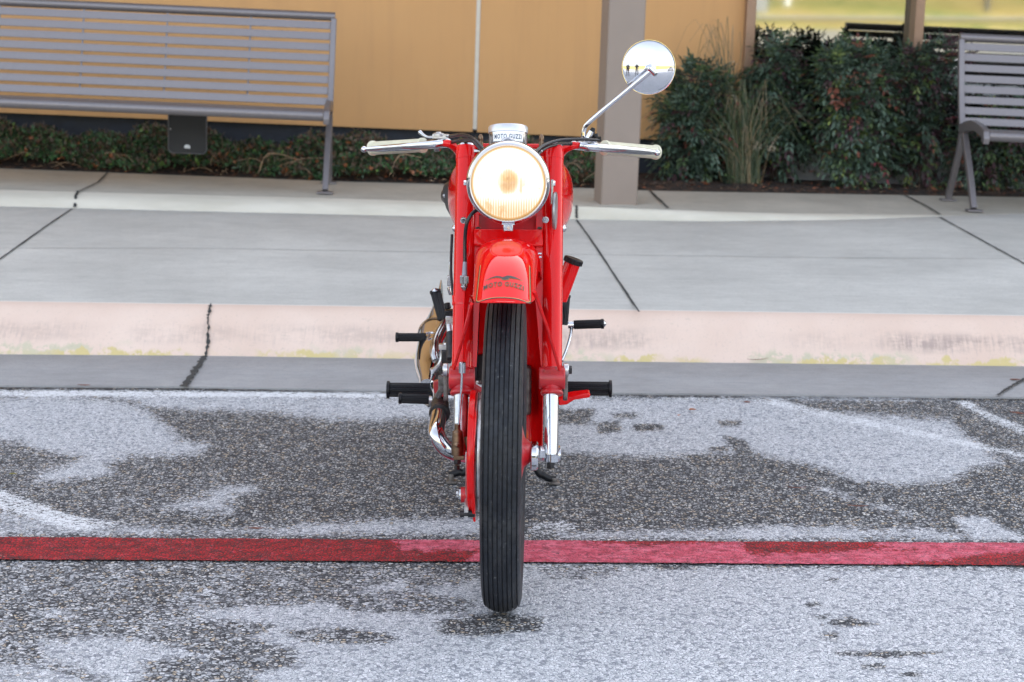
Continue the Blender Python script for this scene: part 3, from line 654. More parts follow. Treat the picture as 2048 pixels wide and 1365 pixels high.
# loose litter: dead leaves and chips along the planting edge
random.seed(8); mb = MB()
for i in range(1500):
    x = random.uniform(-3.2, 3.4); y = edge_at(x)+random.triangular(-.01, .55, .03); p = Vector((x, y, .22-.024*x+.012+random.random()*.012))
    mb.cur = random.choices([0, 1, 2], [3, 1, 1.4] if x < .6 else [3, .6, .7])[0]
    u = (rvec()*.5+Vector((0, 0, 1))).normalized()
    d = rvec(); d.z *= .2; s_ = random.uniform(.012, .04)
    cur = mb.cur; leaf(mb, p, d, u, s_, s_*random.uniform(.2, .5), cur)
mb.build('leaf_litter', [leafmat('litter_brown', (.06, .035, .022)), leafmat('litter_tan', (.28, .19, .12)), leafmat('litter_rust', (.24, .07, .025))], smooth=False, kind='stuff')
# single fallen leaves lying on the pavements
def fallen(p, L, w_, ang, mat, label, curl=.25):
    mb = MB(); d = Vector((cos(ang), sin(ang), 0)); s_ = Vector((-sin(ang), cos(ang), 0)); n = 9; vs = []
    for k in range(n):
        t = k/(n-1); ww = w_*sin(pi*min(1, t*.96+.03))**.8*.5; z = .003+curl*L*(t-.5)**2
        c = p+d*L*(t-.5)+s_*sin(t*5)*w_*.15
        vs += [c-s_*ww+Vector((0, 0, z+ww*.5)), c+Vector((0, 0, z)), c+s_*ww+Vector((0, 0, z+ww*.5))]
    mb.add(vs, [f for k in range(n-1) for f in ((3*k, 3*k+1, 3*k+4, 3*k+3), (3*k+1, 3*k+2, 3*k+5, 3*k+4))])
    return tag(mb.build('fallen_leaf', mat, loc=p, smooth=80, solid=.0008), label, 'leaf')
LF = [basic('dry_leaf_brown', (.20, .07, .045), .7, 0, .3, 60), basic('dry_leaf_orange', (.42, .14, .05), .7, 0, .3, 60), basic('dry_leaf_olive', (.22, .20, .06), .7, 0, .3, 60)]
fallen(gz(512, 1060, .004), .034, .008, .1, LF[0], 'small brown dead leaf on the asphalt just above the red line')
fallen(gz(168, 773, .008), .04, .008, .0, LF[0], 'thin brown leaf lying in the joint between gutter and asphalt at left')
fallen(gz(26, 951, .004), .02, .010, .3, LF[2], 'tiny yellow green leaf on the pale coating at the far left')
fallen(gz(1515, 722, .02), .075, .004, .30, LF[0], 'long thin brown twig like leaf leaning at the foot of the kerb')
fallen(gz(1467, 725, .012), .018, .008, .0, LF[2], 'tiny olive leaf at the foot of the kerb')
fallen(gz(1783, 724, .016), .058, .006, -.02, LF[0], 'slim reddish leaf lying flat at the foot of the kerb on the right')
for k, (x, y, a, lb) in enumerate([(2030, 762, .1, 'rust brown leaf on the gutter at the right edge of the picture'), (2036, 830, -.5, 'rust brown leaf on the asphalt by the gutter corner at far right'), (1385, 822, .4, 'curled orange leaf on pale asphalt right of the motorcycle'), (1358, 833, 1.3, 'very small orange crumb of leaf left of the curled orange leaf'), (1494, 807, .2, 'pinkish brown leaf on the white edge stripe under the gutter'), (1594, 978, .0, 'faint brown needle leaf on dark asphalt, upper of two'), (1715, 1015, -.1, 'faint brown needle leaf on dark asphalt, lower of two')]):
    fallen(gz(x, y, .006), [.035, .05, .022, .014, .02, .045, .05][k], [.011, .012, .014, .008, .01, .003, .004][k], a, LF[0 if k in (0, 1, 4, 5, 6) else 1], lb)
# ================================================================== BENCHES
m = NT('mauve_metallic_paint'); n = m.noise(m.co(), 220, 3); m.out(m.ramp(n, [(.3, (.165, .152, .16)), (.7, (.205, .19, .20))]), .38, .5); M['bench'] = m.m
YWB = radians(-3)
XN = Vector((cos(YWB), -sin(YWB), -.036)).normalized(); YN = Vector((sin(YWB), cos(YWB), 0)); ZN = XN.cross(YN); RN = (XN, YN, ZN)
def bench(base, length, sgn, label):                  # base: front foot of the visible end; sgn: direction of the bench from there
    root = thing('park_bench', base, label, 'bench', 'slatted metal benches on the walkway')
    P = lambda x, y, h: base+XN*(x*sgn)+YN*y+ZN*h
    for k, x in enumerate((0, length)):
        prof = catmull([(0, .475, .80), (0, .445, .70), (0, .40, .55), (0, .355, .43), (0, .325, .37)], 5)
        rr = (XN, YN, ZN)
        def bar(pts, wd, name):
            s = MB(); R_ = []
            Q = [P(x, p[1], p[2]) for p in pts]
            for i, q in enumerate(Q):
                t = (Q[min(i+1, len(Q)-1)]-Q[max(i-1, 0)]).normalized(); nn = t.cross(XN).normalized(); ww = wd[i] if isinstance(wd, list) else wd
                R_.append([q+nn*ww/2-XN*.014, q+nn*ww/2+XN*.014, q-nn*ww/2+XN*.014, q-nn*ww/2-XN*.014])
            s.rings(R_); return s.build(name, M['bench'], root, bevel=.003)
        bar(prof, .032, 'back_post')
        n_ = 14; arc = [(0, .34-.40*t, .365+.028*sin(pi*t)+.018*t) for t in np.linspace(0, 1, n_-3)]+[(0, -.075, .375), (0, -.085, .355), (0, -.08, .335)]
        bar(arc, [.05]*6+[.045]*(len(arc)-6), 'seat_arm')
        bar(catmull([(0, .30, .37), (0, .235, .30), (0, .12, .16), (0, .045, .06), (0, .01, .012)], 5), .036, 'leg')
        bar(catmull([(0, .315, .36), (0, .34, .27), (0, .41, .13), (0, .455, .05), (0, .465, .012)], 5), .034, 'leg')
        for yy in (0.0, .47):
            s = MB(); s.box(P(x, yy, .006), (.075, .06, .010), rr); s.build('foot_plate', M['bench'], root, bevel=.002)
    s = MB(); s.tube([P(-.006, .482, .812), P(length+.006, .482, .812)], .021, 16); s.build('top_rail', M['bench'], root)
    s = MB(); s.tube([P(0.016, -.075, .368), P(length-.016, -.075, .368)], .0245, 18); s.build('front_rail', M['bench'], root)
    s = MB()
    for k in range(8):
        h = .790-.0515*(k+.42); y = np.interp(h, [.43, .55, .70, .80], [.355, .40, .445, .475])
        tn = (YN*.30+ZN).normalized(); s.box(P(length/2, y, h), (length-.03, .006, .037), (XN, tn.cross(XN), tn))
    s.build('back_slats', M['bench'], root, bevel=.001)
    s = MB()
    for k in range(9):
        y = -.03+k*.0425; s.box(P(length/2, y, .372+.014*(1-k/8)), (length-.03, .032, .006), RN)
    s.build('seat_slats', M['bench'], root, bevel=.001)
    nsup = int(length/.40); 
    for k in range(1, nsup+1):
        x = k*.40-.0
        if x > length-.1: break
        s = MB(); s.tube([P(x, .478, .80), P(x, .452, .70), P(x, .408, .55), P(x, .372, .435), P(x, .352, .39)], .0055, 8, 3); s.build('support_rod', M['bench'], root)
    return root
pf = gb(650, 388)
bench(pf, 2.4, -1, 'long grey slatted metal bench in front of the ochre wall, left of the motorcycle')
bench(gb(1948, 424), 1.8, 1, 'grey slatted metal bench in front of the window shrubs, cut by the right edge')
# black box under the left bench
pb0 = gy(375, 307, 9.72); root = thing('utility_box', pb0, 'black weathered box hanging under the left bench, with a small pale label', 'utility box')
mx = (MB()); wv = .092; tl = Vector((0, .12, 1)).normalized(); Yq = tl.cross(XB)
c0 = pb0; top = .235
def q(x, h): return c0+XB*x+tl*h
pts = [q(-wv, top), q(-wv, .02), q(-wv+.006, .006), q(-wv+.02, 0), q(wv-.02, 0), q(wv-.006, .006), q(wv, .02), q(wv, top)]
s = MB(); s.prism(pts, YB*.09); s.build('housing', basic('weathered_black_plastic', (.008, .008, .010), .6, 0, .5, 25), root, bevel=.004)
rim = MB(); rim.tube([p+YB*-.002 for p in pts], .0028, 6); rim.build('edge_trim', basic('grey_edge', (.10, .10, .11), .6), root)
s = MB(); s.prism([q(-.016, .024), q(.014, .024), q(.012, .036), q(.004, .042), q(-.008, .042), q(-.015, .036)], YB*-.003); s.build('sticker', basic('pale_sticker', (.55, .57, .6), .5), root)
s = MB(); s.ball(q(-wv+.01, .115)-YB*.003, .004); s.build('screw', M['alu'], root)
s = MB(); s.box(c0+YB*.045+tl*.225, (.05, .03, .03)); s.build('bracket', M['steel_dark'], root)
# ================================================================== BEHIND THE CAMERA (what glass and chrome reflect)
m = NT('dry_grass_field'); co = m.co(); n1 = m.noise(m.map(co, (1, .5, 1)), .16, 5, .65); n2 = m.noise(co, .9, 5, .75)
m.out(m.mix(m.sm(n2, .35, .7), m.ramp(n1, [(.36, (.09, .17, .025)), (.46, (.24, .24, .05)), (.56, (.36, .27, .08)), (.70, (.26, .15, .06))]), (.48, .38, .13)), .95); M['field'] = m.m
s = MB(); ys = [-34, -34.1, -42]; zz = [-.34, -.24, -.24]
def ribbon(prof, mat, name, X=300, n=40, amp=0):
    s = MB(); vs = []
    for i in range(n+1):
        x = -X+2*X*i/n
        for (y, z) in prof: vs.append((x, y, z+amp*max(0, (-y-52)/60)*(sin(x*.05+1)+.5*sin(x*.13))))
    k = len(prof); s.add(vs, [(i*k+j, i*k+j+1, (i+1)*k+j+1, (i+1)*k+j) for i in range(n) for j in range(k-1)]); return s.build(name, mat, smooth=60, kind='structure')
M['farlot'] = concrete('far_pavement_concrete', (.50, .46, .38), .12)
ribbon([(-16.99, -.3), (-34, -.34)], M['farlot'], 'road')
ribbon([(-34, -.34), (-34.1, -.22), (-42, -.2), (-42.1, -.3)], M['field'], 'verge')
ribbon([(-42.1, -.3), (-50, -.3)], concrete('far_road_concrete', (.62, .59, .52), .05), 'far_road')
ribbon([(-50, -.3), (-50.1, -.2), (-55, .0), (-62, .7), (-75, 2.2), (-95, 5), (-130, 9), (-220, 13), (-600, 14)], M['field'], 'hill', 700, 80, 1.0)
# ground sheet to the horizon on the far side of the building
s = MB(); s.add([(-700, 11.6, .1), (700, 11.0, .1), (700, 900, .1), (-700, 900, .1)], [(0, 1, 2, 3)]); s.build('ground', M['conc'], smooth=False, kind='structure')
def refl(px, py, Y):                                 # where a ray of the photo goes after the window glass
    d = ray(px, py); t = ((OW-Cv).dot(YB))/d.dot(YB); p = Cv+d*t; r = d-YB*(2*d.dot(YB)); return p+r*((Y-p.y)/r.y)
def on_hill(px, Y): q = refl(px, 20, Y); return Vector((q.x, Y, float(np.interp(-Y, [50.1, 55, 62, 75, 95, 130], [-.2, 0, .7, 2.2, 5, 9]))-.1))
def bare_tree(p, h, seed, label):
    random.seed(seed); root = thing('bare_tree', p, label, 'tree', 'bare winter trees on the hill')
    s = MB(); s.tube([p-Vector((0, 0, .3)), p+Vector((.1, 0, h*.3)), p+Vector((-.1, .1, h*.55))], [h*.035, h*.026, h*.018], 8, 4); s.build('trunk', M['bark'], root)
    c = MB()
    def br(a, d, l, r, k):
        b = a+d*l; c.tube([a, (a+b)/2+rvec()*l*.06, b], [r, r*.8, r*.55], 5, 2)
        if k:
            for _ in range(3): br(a.lerp(b, random.uniform(.45, 1)), (d+rvec()*.65+Vector((0, 0, .15))).normalized(), l*.68, r*.55, k-1)
    for _ in range(6): br(p+Vector((0, 0, h*random.uniform(.25, .55))), (rvec()*.8+Vector((0, 0, .8))).normalized(), h*.28, h*.012, 3)
    c.build('crown', M['bark'], root)
bare_tree(on_hill(1690, -60), 7, 41, 'bare tree at the foot of the hill, reflected above the tallest dark bush')
bare_tree(on_hill(1765, -60.5), 8, 42, 'second bare tree on the hill, reflected left of the window mullion')
bare_tree(on_hill(2030, -61), 7.5, 43, 'bare tree on the hill, reflected above the right bench')
def post(p, h, r, label, head=None, foot=None):
    root = thing('roadside_post', p, label, 'post'); s = MB(); s.lathe(p, (0, 0, 1), [(-.1, r), (h, r*.9), (h+.02, .001)], 12); s.build('pole', basic('galvanised_grey', (.10, .105, .115), .5, .3), root)
    if head: s = MB(); s.box(p+Vector((0, 0, h-.15)), (.75, .05, .5)); s.build('sign_panel', basic('yellow_sign_paint', (.75, .72, .06), .5), root, bevel=.02)
    if foot: s = MB(); s.lathe(p, (0, 0, 1), [(-.1, r*1.3), (.4, r*1.3), (.45, r*1.1), (.45, .001)], 14); s.build('footing', M['white'], root)
post(on_hill(1975, -51.5), 1.55, .12, 'grey post with a yellow panel on the grass, reflected in the right window', head=1)
post(on_hill(1575, -54), 6, .09, 'grey lamp pole with a white footing on the grass, reflected in the left window', foot=1)
# cars standing behind the camera
M['tyre'] = M['black']; M['dglass'] = basic('car_glass', (.02, .025, .03), .05, 0, .1, 3, coat=1)
def car(p, ang, paint, label, suv=False):
    root = thing('parked_car', p, label, 'car', 'cars parked behind the photographer'); ca_, sa_ = cos(ang), sin(ang)
    T_ = lambda v: p+Vector((v[0]*ca_-v[1]*sa_, v[0]*sa_+v[1]*ca_, v[2]))
    L_, Wd, H_ = 4.6, .9, (1.75 if suv else 1.45)
    low = [(-2.3, .35), (-2.28, .75), (-2.1, .95), (-1.2, 1.0), (1.0, 1.0), (2.0, .9), (2.28, .7), (2.3, .35)] if not suv else [(-2.3, .4), (-2.3, 1.0), (-2.1, 1.08), (-1.2, 1.1), (1.0, 1.1), (2.05, 1.02), (2.28, .85), (2.3, .4)]
    R_ = []
    for (x, z) in low: 
        inn = .86 if abs(x) > 2.2 else .98
        R_.append([T_((x, y*Wd*inn*f, zz_)) for y, f, zz_ in ((-1, .96, .22), (-1, 1, .5), (-1, .97, z-.06), (-1, .9, z), (1, .9, z), (1, .97, z-.06), (1, 1, .5), (1, .96, .22))])
    s = MB(); s.rings(R_); body = s.build('body', paint, root, bevel=.04)
    zb = 1.1 if suv else 1.0
    top = [(-1.9 if suv else -1.35, zb-.02, .88), (-1.6 if suv else -.9, H_-.06, .74), (-.4, H_, .72), (.2, H_-.04, .73), (1.05, zb-.02, .86)]
    R_ = [[T_((x, -.88*Wd, zb-.05)), T_((x, -k*Wd, z)), T_((x, k*Wd, z)), T_((x, .88*Wd, zb-.05))] for x, z, k in top]
    s = MB(); s.rings(R_); s.build('cabin', M['dglass'], root, bevel=.03)
    s = MB(); s.rings([[T_((x, -k*Wd, z+dz)) for k_ in (1,) for dz in (0,)]+[T_((x, k*Wd, z+dz)) for dz in (0,)]+[T_((x, k*Wd, z+.03)), T_((x, -k*Wd, z+.03))] for x, z, k in top[1:4]]); s.build('roof', paint, root)
    for x in (-1.4, 1.4):
        for y in (-1, 1):
            s = MB(); s.lathe(T_((x, y*.80, .33)), (-sa_, ca_, 0), [(-.11, .001), (-.11, .28), (-.08, .33), (.08, .33), (.11, .28), (.11, .001)], 24); wh = s.build('wheel', M['tyre'], root)
            s = MB(); s.lathe(T_((x, y*.80, .33)), (-sa_, ca_, 0), [(-.118, .001), (-.118, .2), (.118, .2), (.118, .001)], 20); s.build('rim', M['alu'], wh)
    for y in (-.65, .65):
        s = MB(); s.box(T_((2.27, y, .74)), (.08, .32, .14), (Vector((ca_, sa_, 0)), Vector((-sa_, ca_, 0)), Vector((0, 0, 1)))); s.build('headlight', M['white'], root, bevel=.03)
    return root
M['carred'] = basic('car_red', (.45, .02, .02), .3, .2, .03, 3, coat=1); M['carsilver'] = basic('car_silver', (.45, .46, .47), .3, .6, .03, 3, coat=1); M['carwhite'] = basic('car_white', (.7, .7, .7), .3, 0, .03, 3, coat=1)
car(Vector((refl(1535, 60, -45).x-2.5, -45, -.3)), pi*.94, M['carsilver'], 'silver sport utility car on the far road, its nose reflected at the left window edge', True)
car(Vector((5.2, -10, -.14)), 1.9, M['carred'], 'red saloon car behind the camera, mirrored right of centre in the chrome mirror')
car(Vector((12.6, -4.5, -.05)), 1.75, M['carwhite'], 'white saloon car behind the camera, mirrored near the right rim of the chrome mirror')
# the two onlookers seen in the chrome mirror
def person(p, label, photo):
    root = thing('person', p, label, 'person', None)
    J = {'pel': (0, 0, .95), 'wst': (0, 0, 1.1), 'chs': (0, -.01, 1.32), 'nck': (0, 0, 1.48), 'hd': (0, .02, 1.56), 'ht': (0, .02, 1.70)}
    E_ = [('pel', 'wst'), ('wst', 'chs'), ('chs', 'nck'), ('nck', 'hd'), ('hd', 'ht')]; Rr = {'pel': .15, 'wst': .135, 'chs': .155, 'nck': .055, 'hd': .075, 'ht': .06}
    for sx, n_ in ((-1, 'l'), (1, 'r')):
        J['hip'+n_] = (sx*.10, 0, .88); J['kn'+n_] = (sx*.13, .03, .48); J['an'+n_] = (sx*.15, -.01, .09); J['to'+n_] = (sx*.17, .16, .035)
        J['sh'+n_] = (sx*.19, 0, 1.40)
        if photo: J['el'+n_] = (sx*.27, .14, 1.18); J['wr'+n_] = (sx*.10, .28, 1.32 if not photo == 2 else 1.24)
        else: J['el'+n_] = (sx*.25, -.02, 1.12); J['wr'+n_] = (sx*.22, .12, .90)
        E_ += [('pel', 'hip'+n_), ('hip'+n_, 'kn'+n_), ('kn'+n_, 'an'+n_), ('an'+n_, 'to'+n_), ('chs', 'sh'+n_), ('sh'+n_, 'el'+n_), ('el'+n_, 'wr'+n_)]
        for a, b in (('hip', .095), ('kn', .062), ('an', .045), ('to', .035), ('sh', .065), ('el', .045), ('wr', .03)): Rr[a+n_] = b
    names = list(J); me = bpy.data.meshes.new('body'); me.from_pydata([J[k] for k in names], [(names.index(a), names.index(b)) for a, b in E_], [])
    me.materials.append(basic('dark_clothing', (.03, .035, .05) if photo else (.05, .045, .05), .85)); o_ = bpy.data.objects.new('body', me); COL.objects.link(o_); o_.parent = root
    sk_ = o_.modifiers.new('skin', 'SKIN'); me.skin_vertices[0].data[0].use_root = True
    for i, k in enumerate(names): me.skin_vertices[0].data[i].radius = (Rr[k]*(1.15 if k in ('pel', 'wst', 'chs') else 1), Rr[k]*(.75 if k in ('pel', 'wst', 'chs') else 1))
    o_.modifiers.new('sub', 'SUBSURF').levels = 1; o_.modifiers['sub'].render_levels = 2; me.shade_smooth()
    root['_o'] = tuple(p)
    skin = basic('skin', (.50, .30, .22), .55)
    s = MB(); s.ball(p+Vector((0, .03, 1.62)), .095, 18, 12, (.82, 1.0, 1.22)); s.ball(p+Vector((0, .13, 1.60)), .018); s.ball(p+Vector((-.078, .03, 1.61)), .02); s.ball(p+Vector((.078, .03, 1.61)), .02)
    s.build('face', skin, root)
    s = MB(); s.ball(p+Vector((0, .012, 1.655)), .10, 18, 12, (.87, .98, 1.0)); s.build('hair', basic('dark_hair', (.03, .02, .015), .7), root)
    for n_ in 'lr':
        w_ = p+Vector(J['wr'+n_]); s = MB(); dr = Vector((-.3 if n_ == 'r' else .3, .6, .3)).normalized() if photo else Vector((0, .1, -1)).normalized()
        sd_ = dr.cross(Vector((0, 0, 1) if photo else (0, 1, 0))).normalized(); up = sd_.cross(dr)
        s.box(w_+dr*.05, (.028, .085, .08), (up, dr, sd_))
        for k in range(4): a = w_+dr*.09+sd_*(-.03+.02*k); s.tube([a, a+dr*.03+up*.006, a+dr*(.045+.008*(1.5-abs(k-1.5)))+up*.028], [.0095, .009, .006], 7, 3)
        a = w_+dr*.03+sd_*.038; s.tube([a, a+sd_*.025+dr*.02, a+sd_*.03+dr*.045+up*.015], [.011, .01, .007], 7, 3)
        s.build('hand', skin, root)
    return root
pp = Vector((-.05, -.45, -.0)); person(pp, 'photographer in dark clothes with raised arms, right of two mirrored figures', 1)
cm = thing('camera_body', pp+Vector((0, .36, 1.36)), 'black camera held up by the mirrored photographer', 'camera')
s = MB(); s.box(pp+Vector((0, .33, 1.36)), (.14, .06, .10)); s.build('housing', M['leather'], cm, bevel=.01)
s = MB(); s.lathe(pp+Vector((0, .36, 1.36)), (0, 1, 0), [(0, .035), (.05, .036), (.08, .038), (.08, .001)], 18); s.build('lens', M['steel_dark'], cm)
person(Vector((-1.25, -.35, 0)), 'standing onlooker in dark clothes, left of the two mirrored figures', 0)
# ================================================================== MOTORCYCLE
BK = Vector((-.013, AX, 0))
moto = thing('motorcycle', BK, 'vintage red motorcycle with lit round headlight, parked nose out across the red painted line', 'motorcycle')
V3 = Vector; XX = V3((1, 0, 0)); ZZ = V3((0, 0, 1)); YY = V3((0, 1, 0))
TH = radians(1.3); WX = V3((cos(TH), -sin(TH), 0)); WY = V3((sin(TH), cos(TH), 0))
WC = V3((-.0125, AX, .316))
def WL(t, y, z): return WC+WX*t+WY*y+ZZ*z               # wheel frame
def polar(t, a, r): return WL(t, -cos(a)*r, sin(a)*r)    # a: 0 front, 90 deg up
m = NT('tyre_rubber'); uv = m.co('UV'); br = m.n('ShaderNodeTexNoise'); co = m.co(); n = m.noise(co, 60, 5, .7); n2 = m.noise(co, 11, 4, .6)
sx = m.sep(uv); cut = m.math('FRACT', m.math('ADD', m.math('MULTIPLY', sx[1], 58), m.math('MULTIPLY', m.math('FLOOR', m.math('MULTIPLY', sx[0], .2)), .37)))
sipe = m.math('LESS_THAN', cut, .085)
c = m.ramp(n, [(.3, (.005, .006, .009)), (.7, (.014, .017, .024))]); c = m.mix(m.sm(n2, .56, .68), c, (.018, .021, .028))
c = m.mix(m.math('MULTIPLY', m.sm(m.noise(co, 130, 4, .7), .60, .70), .35), c, (.22, .22, .22)); c = m.mix(m.math('MULTIPLY', m.sm(m.noise(co, 7, 5, .7), .45, .7), .35), c, (.075, .073, .070)); c = m.mix(m.math('MULTIPLY', sipe, .8), c, (.004, .004, .006))
m.b.inputs['Specular IOR Level'].default_value = .28; m.out(c, .5); m.bump(m.math('SUBTRACT', n, m.math('MULTIPLY', sipe, 1.0)), .3, .002); M['tyrerub'] = m.m
def tyre_profile():
    return [(t*.935, r) for t, r in tyre_prof0()]
def tyre_prof0():
    P = [(-.024, .237), (-.036, .247), (-.0415, .269), (-.0408, .289), (-.0380, .2995)]
    def crown(t): return .316-.0125*(abs(t)/.036)**2.2
    gs = [-.0335, -.0235, -.0142, -.0048, .0048, .0142, .0235, .0335]; last = -.0375
    for g in gs:
        P += [(last+.0003, crown(last)), ((last+g)/2, crown((last+g)/2)), (g-.0012, crown(g)), (g-.0008, crown(g)-.0038), (g+.0008, crown(g)-.0038), (g+.0012, crown(g))]; last = g+.0012
    P += [(.0360, crown(.036)), (.0380, .2995), (.0408, .289), (.0415, .269), (.036, .247), (.024, .237)]
    return P
def wheel(center, ax, name, prt, n_sp=36):
    s = MB(); s.lathe(center, ax, [(-.025, .247), (-.024, .231), (-.012, .223), (.012, .223), (.024, .231), (.025, .247), (.022, .247), (.012, .231), (-.012, .231), (-.022, .247)], 96, loop=True)
    wh = s.build(name, M['chrome'], prt)
    s = MB(); s.lathe(center, ax, tyre_profile(), 180, uv=True, caps=False, a0=(0, 0, 1)); s.build('tyre', M['tyrerub'], wh, smooth=35)
    s = MB(); Lx = ax.normalized(); U_ = (ZZ-Lx*Lx.z).normalized(); V_ = Lx.cross(U_)
    def pp(t, a, r): return center+Lx*t+(U_*cos(a)+V_*sin(a))*r
    for k in range(n_sp):
        a = 2*pi*k/n_sp; sd_ = 1 if k % 2 else -1; off = .42*(1 if (k//2) % 2 else -1)
        s.tube([pp(.032*sd_, a+off, .045 if sd_ > 0 else .09), pp(.004*sd_, a, .227)], .0016, 6)
    s.build('spoke', M['steel_dark'], wh)
    return wh
fw = wheel(WC, WX, 'front_wheel', moto)
s = MB(); s.lathe(WC, WX, [(-.03, .022), (-.028, .03), (.02, .024), (.026, .05), (.034, .055), (.04, .03), (.052, .02), (.052, .001)], 32); s.build('hub', M['red_dirty'], fw)
s = MB(); s.lathe(WC, WX, [(-.056, .02), (-.056, .117), (-.053, .119), (-.052, .115), (-.050, .119), (-.047, .119), (-.045, .112), (-.032, .105), (-.028, .05), (-.028, .001)], 64); s.build('brake_drum', M['alu'], fw)
s = MB(); s.lathe(WC, WX, [(-.064, .001), (-.070, .035), (-.070, .09), (-.0695, .119), (-.067, .1225), (-.058, .1225), (-.057, .118), (-.062, .09), (-.062, .001)], 64); s.build('brake_plate', M['red'], fw)
# --- fork
def FK(px, py, off=0.0):
    yr = .1
    for _ in range(12): p = W(px, py, yr); yr = (p.z-.316)*.46+off
    return W(px, py, yr)
def ln_tube(name, a, b, ra, rb, mat, par, seg=28, **k):
    s = MB(); s.tube([a, b], [ra, rb], seg); return s.build(name, mat, par, **k)
def hexnut(s, c, ax, r, h): s.lathe(c, ax, [(0, .0001), (0, r*.96), (h*.12, r), (h*.85, r), (h, r*.9), (h, .0001)], 6); return s
def dome(s, c, ax, r): s.lathe(c, ax, [(0, r*1.25), (.0015, r*1.25), (.002, r), (r*.5, r*.85), (r*.85, r*.5), (r, .0001)], 18); return s
for side, tp, bt, rr_ in ((-1, (933, 296), (924, 742), .0212), (1, (1107.5, 296), (1104, 742), .0205)):
    a, b = FK(*tp), FK(*bt); ax = (a-b).normalized()
    s = MB(); s.tube([b, a], [rr_*.98, rr_], 36)
    leg = s.build('fork_leg', M['red'], moto)
    s = MB(); s.lathe(a-ax*.027, ax, [(0, rr_), (0, rr_*1.03), (.026, rr_*1.03), (.028, rr_*.97), (.028, .001)], 36); s.build('fork_collar', M['red'], leg)
    s = MB(); s.lathe(a+ax*.0015, ax, [(0, rr_*.9), (.004, rr_*.85), (.0065, rr_*.4), (.007, .001)], 28); s.build('fork_cap', M['chrome'], leg)
    # clamp casting
    cc_ = FK(bt[0], 760); s = MB()
    s.lathe(cc_-ax*.026, ax, [(-.006, .001), (-.006, rr_*1.06), (0, rr_*1.14), (.004, rr_*1.0), (.03, rr_*.98), (.05, rr_*1.02), (.052, .001)], 32)
    s.tube([cc_+V3((-.026, -.004, .004)), cc_+V3((.026, -.004, .004))], .0225, 24)
    s.box(cc_+V3((side*.004, -.006, .014)), (.042, .034, .026))
    s.build('fork_clamp', M['red_dirty'], leg, bevel=.0025)
    bx_ = FK((902 if side < 0 else 1112), 740)+V3((.004*side, -.034, 0)); bx_ = W(911 if side < 0 else 1112, 740, bx_.y-AX+.012)
    s = MB(); hexnut(s, bx_, -YY, .0052, .006); s.build('bolt', M['steel_dark'], leg)
    ex = W(896 if side < 0 else 1127, 740, .075)
    s = MB(); s.lathe(ex, XX*side, [(0, .001), (0, .0125), (.001, .0135), (.009, .0135), (.0105, .012), (.0105, .001)], 24); s.build('washer', M['alu'], leg)
    s = MB(); hexnut(s, ex+XX*side*.010, XX*side, .0085, .007); s.build('nut', M['steel_dark'], leg)
    s = MB(); s.box(ex+V3((side*.005, .012, -.034)), (.009, .022, .045)); s.lathe(ex+V3((0, .012, -.055)), XX*side, [(0, .001), (0, .011), (.009, .011), (.009, .001)], 18); s.build('link_plate', M['alu_dark'], leg, bevel=.002)
    # slider
    s_top = FK(bt[0]-(1.5 if side < 0 else 2), 780); s_bot = FK(920 if side < 0 else 1102.5, 912)
    s = MB(); s.lathe(s_bot, (s_top-s_bot), [(0, .0001), (0, .0135), (.004, .0145), ((s_top-s_bot).length, .0148)], 32); s.build('fork_slider', M['chrome'] if side > 0 else M['chrome_worn'], leg)
s_ = MB(); e = W(1104, 908, .01); s_.tube([e+V3((0, 0, .015)), e+V3((0, 0, -.014))], .0165, 24); s_.tube([e+V3((-.028, .002, -.002)), e+V3((.017, .002, -.002))], .0125, 20); s_.build('axle_clamp', M['chrome'], moto)
s_ = MB(); hexnut(s_, W(1101, 925, .01), -ZZ, .0085, .012); s_.build('clamp_bolt', M['steel_dark'], moto)
s_ = MB(); s_.lathe(W(1061, 912, 0), XX, [(0, .001), (0, .027), (.002, .029), (.012, .029), (.015, .026), (.015, .001)], 40); s_.build('axle_washer', M['chrome'], moto)
s_ = MB(); hexnut(s_, W(1076, 906, 0), XX, .0145, .014); s_.tube([W(1078, 906, 0), W(1095, 906, .005)], .008, 14); s_.build('axle_nut', M['chrome'], moto)
# left lower end: bronze fork end, brake arm, brake rod
s_ = MB(); c_ = W(915, 880, -.012); s_.lathe(c_+ZZ*.032, -ZZ, [(0, .001), (0, .006), (.012, .0065), (.016, .0105), (.020, .0105), (.026, .011), (.055, .0125), (.062, .0118), (.062, .001)], 26); dome(s_, W(914, 891, -.025), -YY, .0045); s_.build('fork_end', M['bronze'], moto)
s_ = MB(); s_.box(W(918, 914, -.006), (.022, .02, .009)); s_.lathe(W(934, 888, .0), ZZ, [(-.014, .001), (-.014, .004), (-.004, .0035), (0, .0045), (.014, .004), (.014, .001)], 14); s_.build('brake_cam', M['bronze'], moto, bevel=.001)
s_ = MB(); hexnut(s_, W(915, 919, -.01), -ZZ, .008, .009); hexnut(s_, W(914, 931, -.01), -ZZ, .0065, .008); s_.build('adjuster_nut', M['steel_dark'], moto)
s_ = MB(); s_.prism([W(931, 905, -.06), W(939, 905, -.06), W(939, 985, -.07), W(937, 1000, -.07), W(937, 1032, -.072), W(934, 1038, -.072), W(928, 1036, -.072), W(928, 1018, -.072), W(930, 995, -.07), W(931, 960, -.07)], YY*.014); s_.build('brake_arm', M['alu'], moto, bevel=.001)
s_ = MB(); s_.tube([W(920, 1028, -.066), W(950, 1028, -.066)], .0068, 18); s_.build('arm_pivot', M['steel_dark'], moto)
s_ = MB(); s_.tube([W(922, 990, -.055), W(932, 990, -.055)], .0155, 24); s_.build('cam_boss', M['red_dirty'], moto)
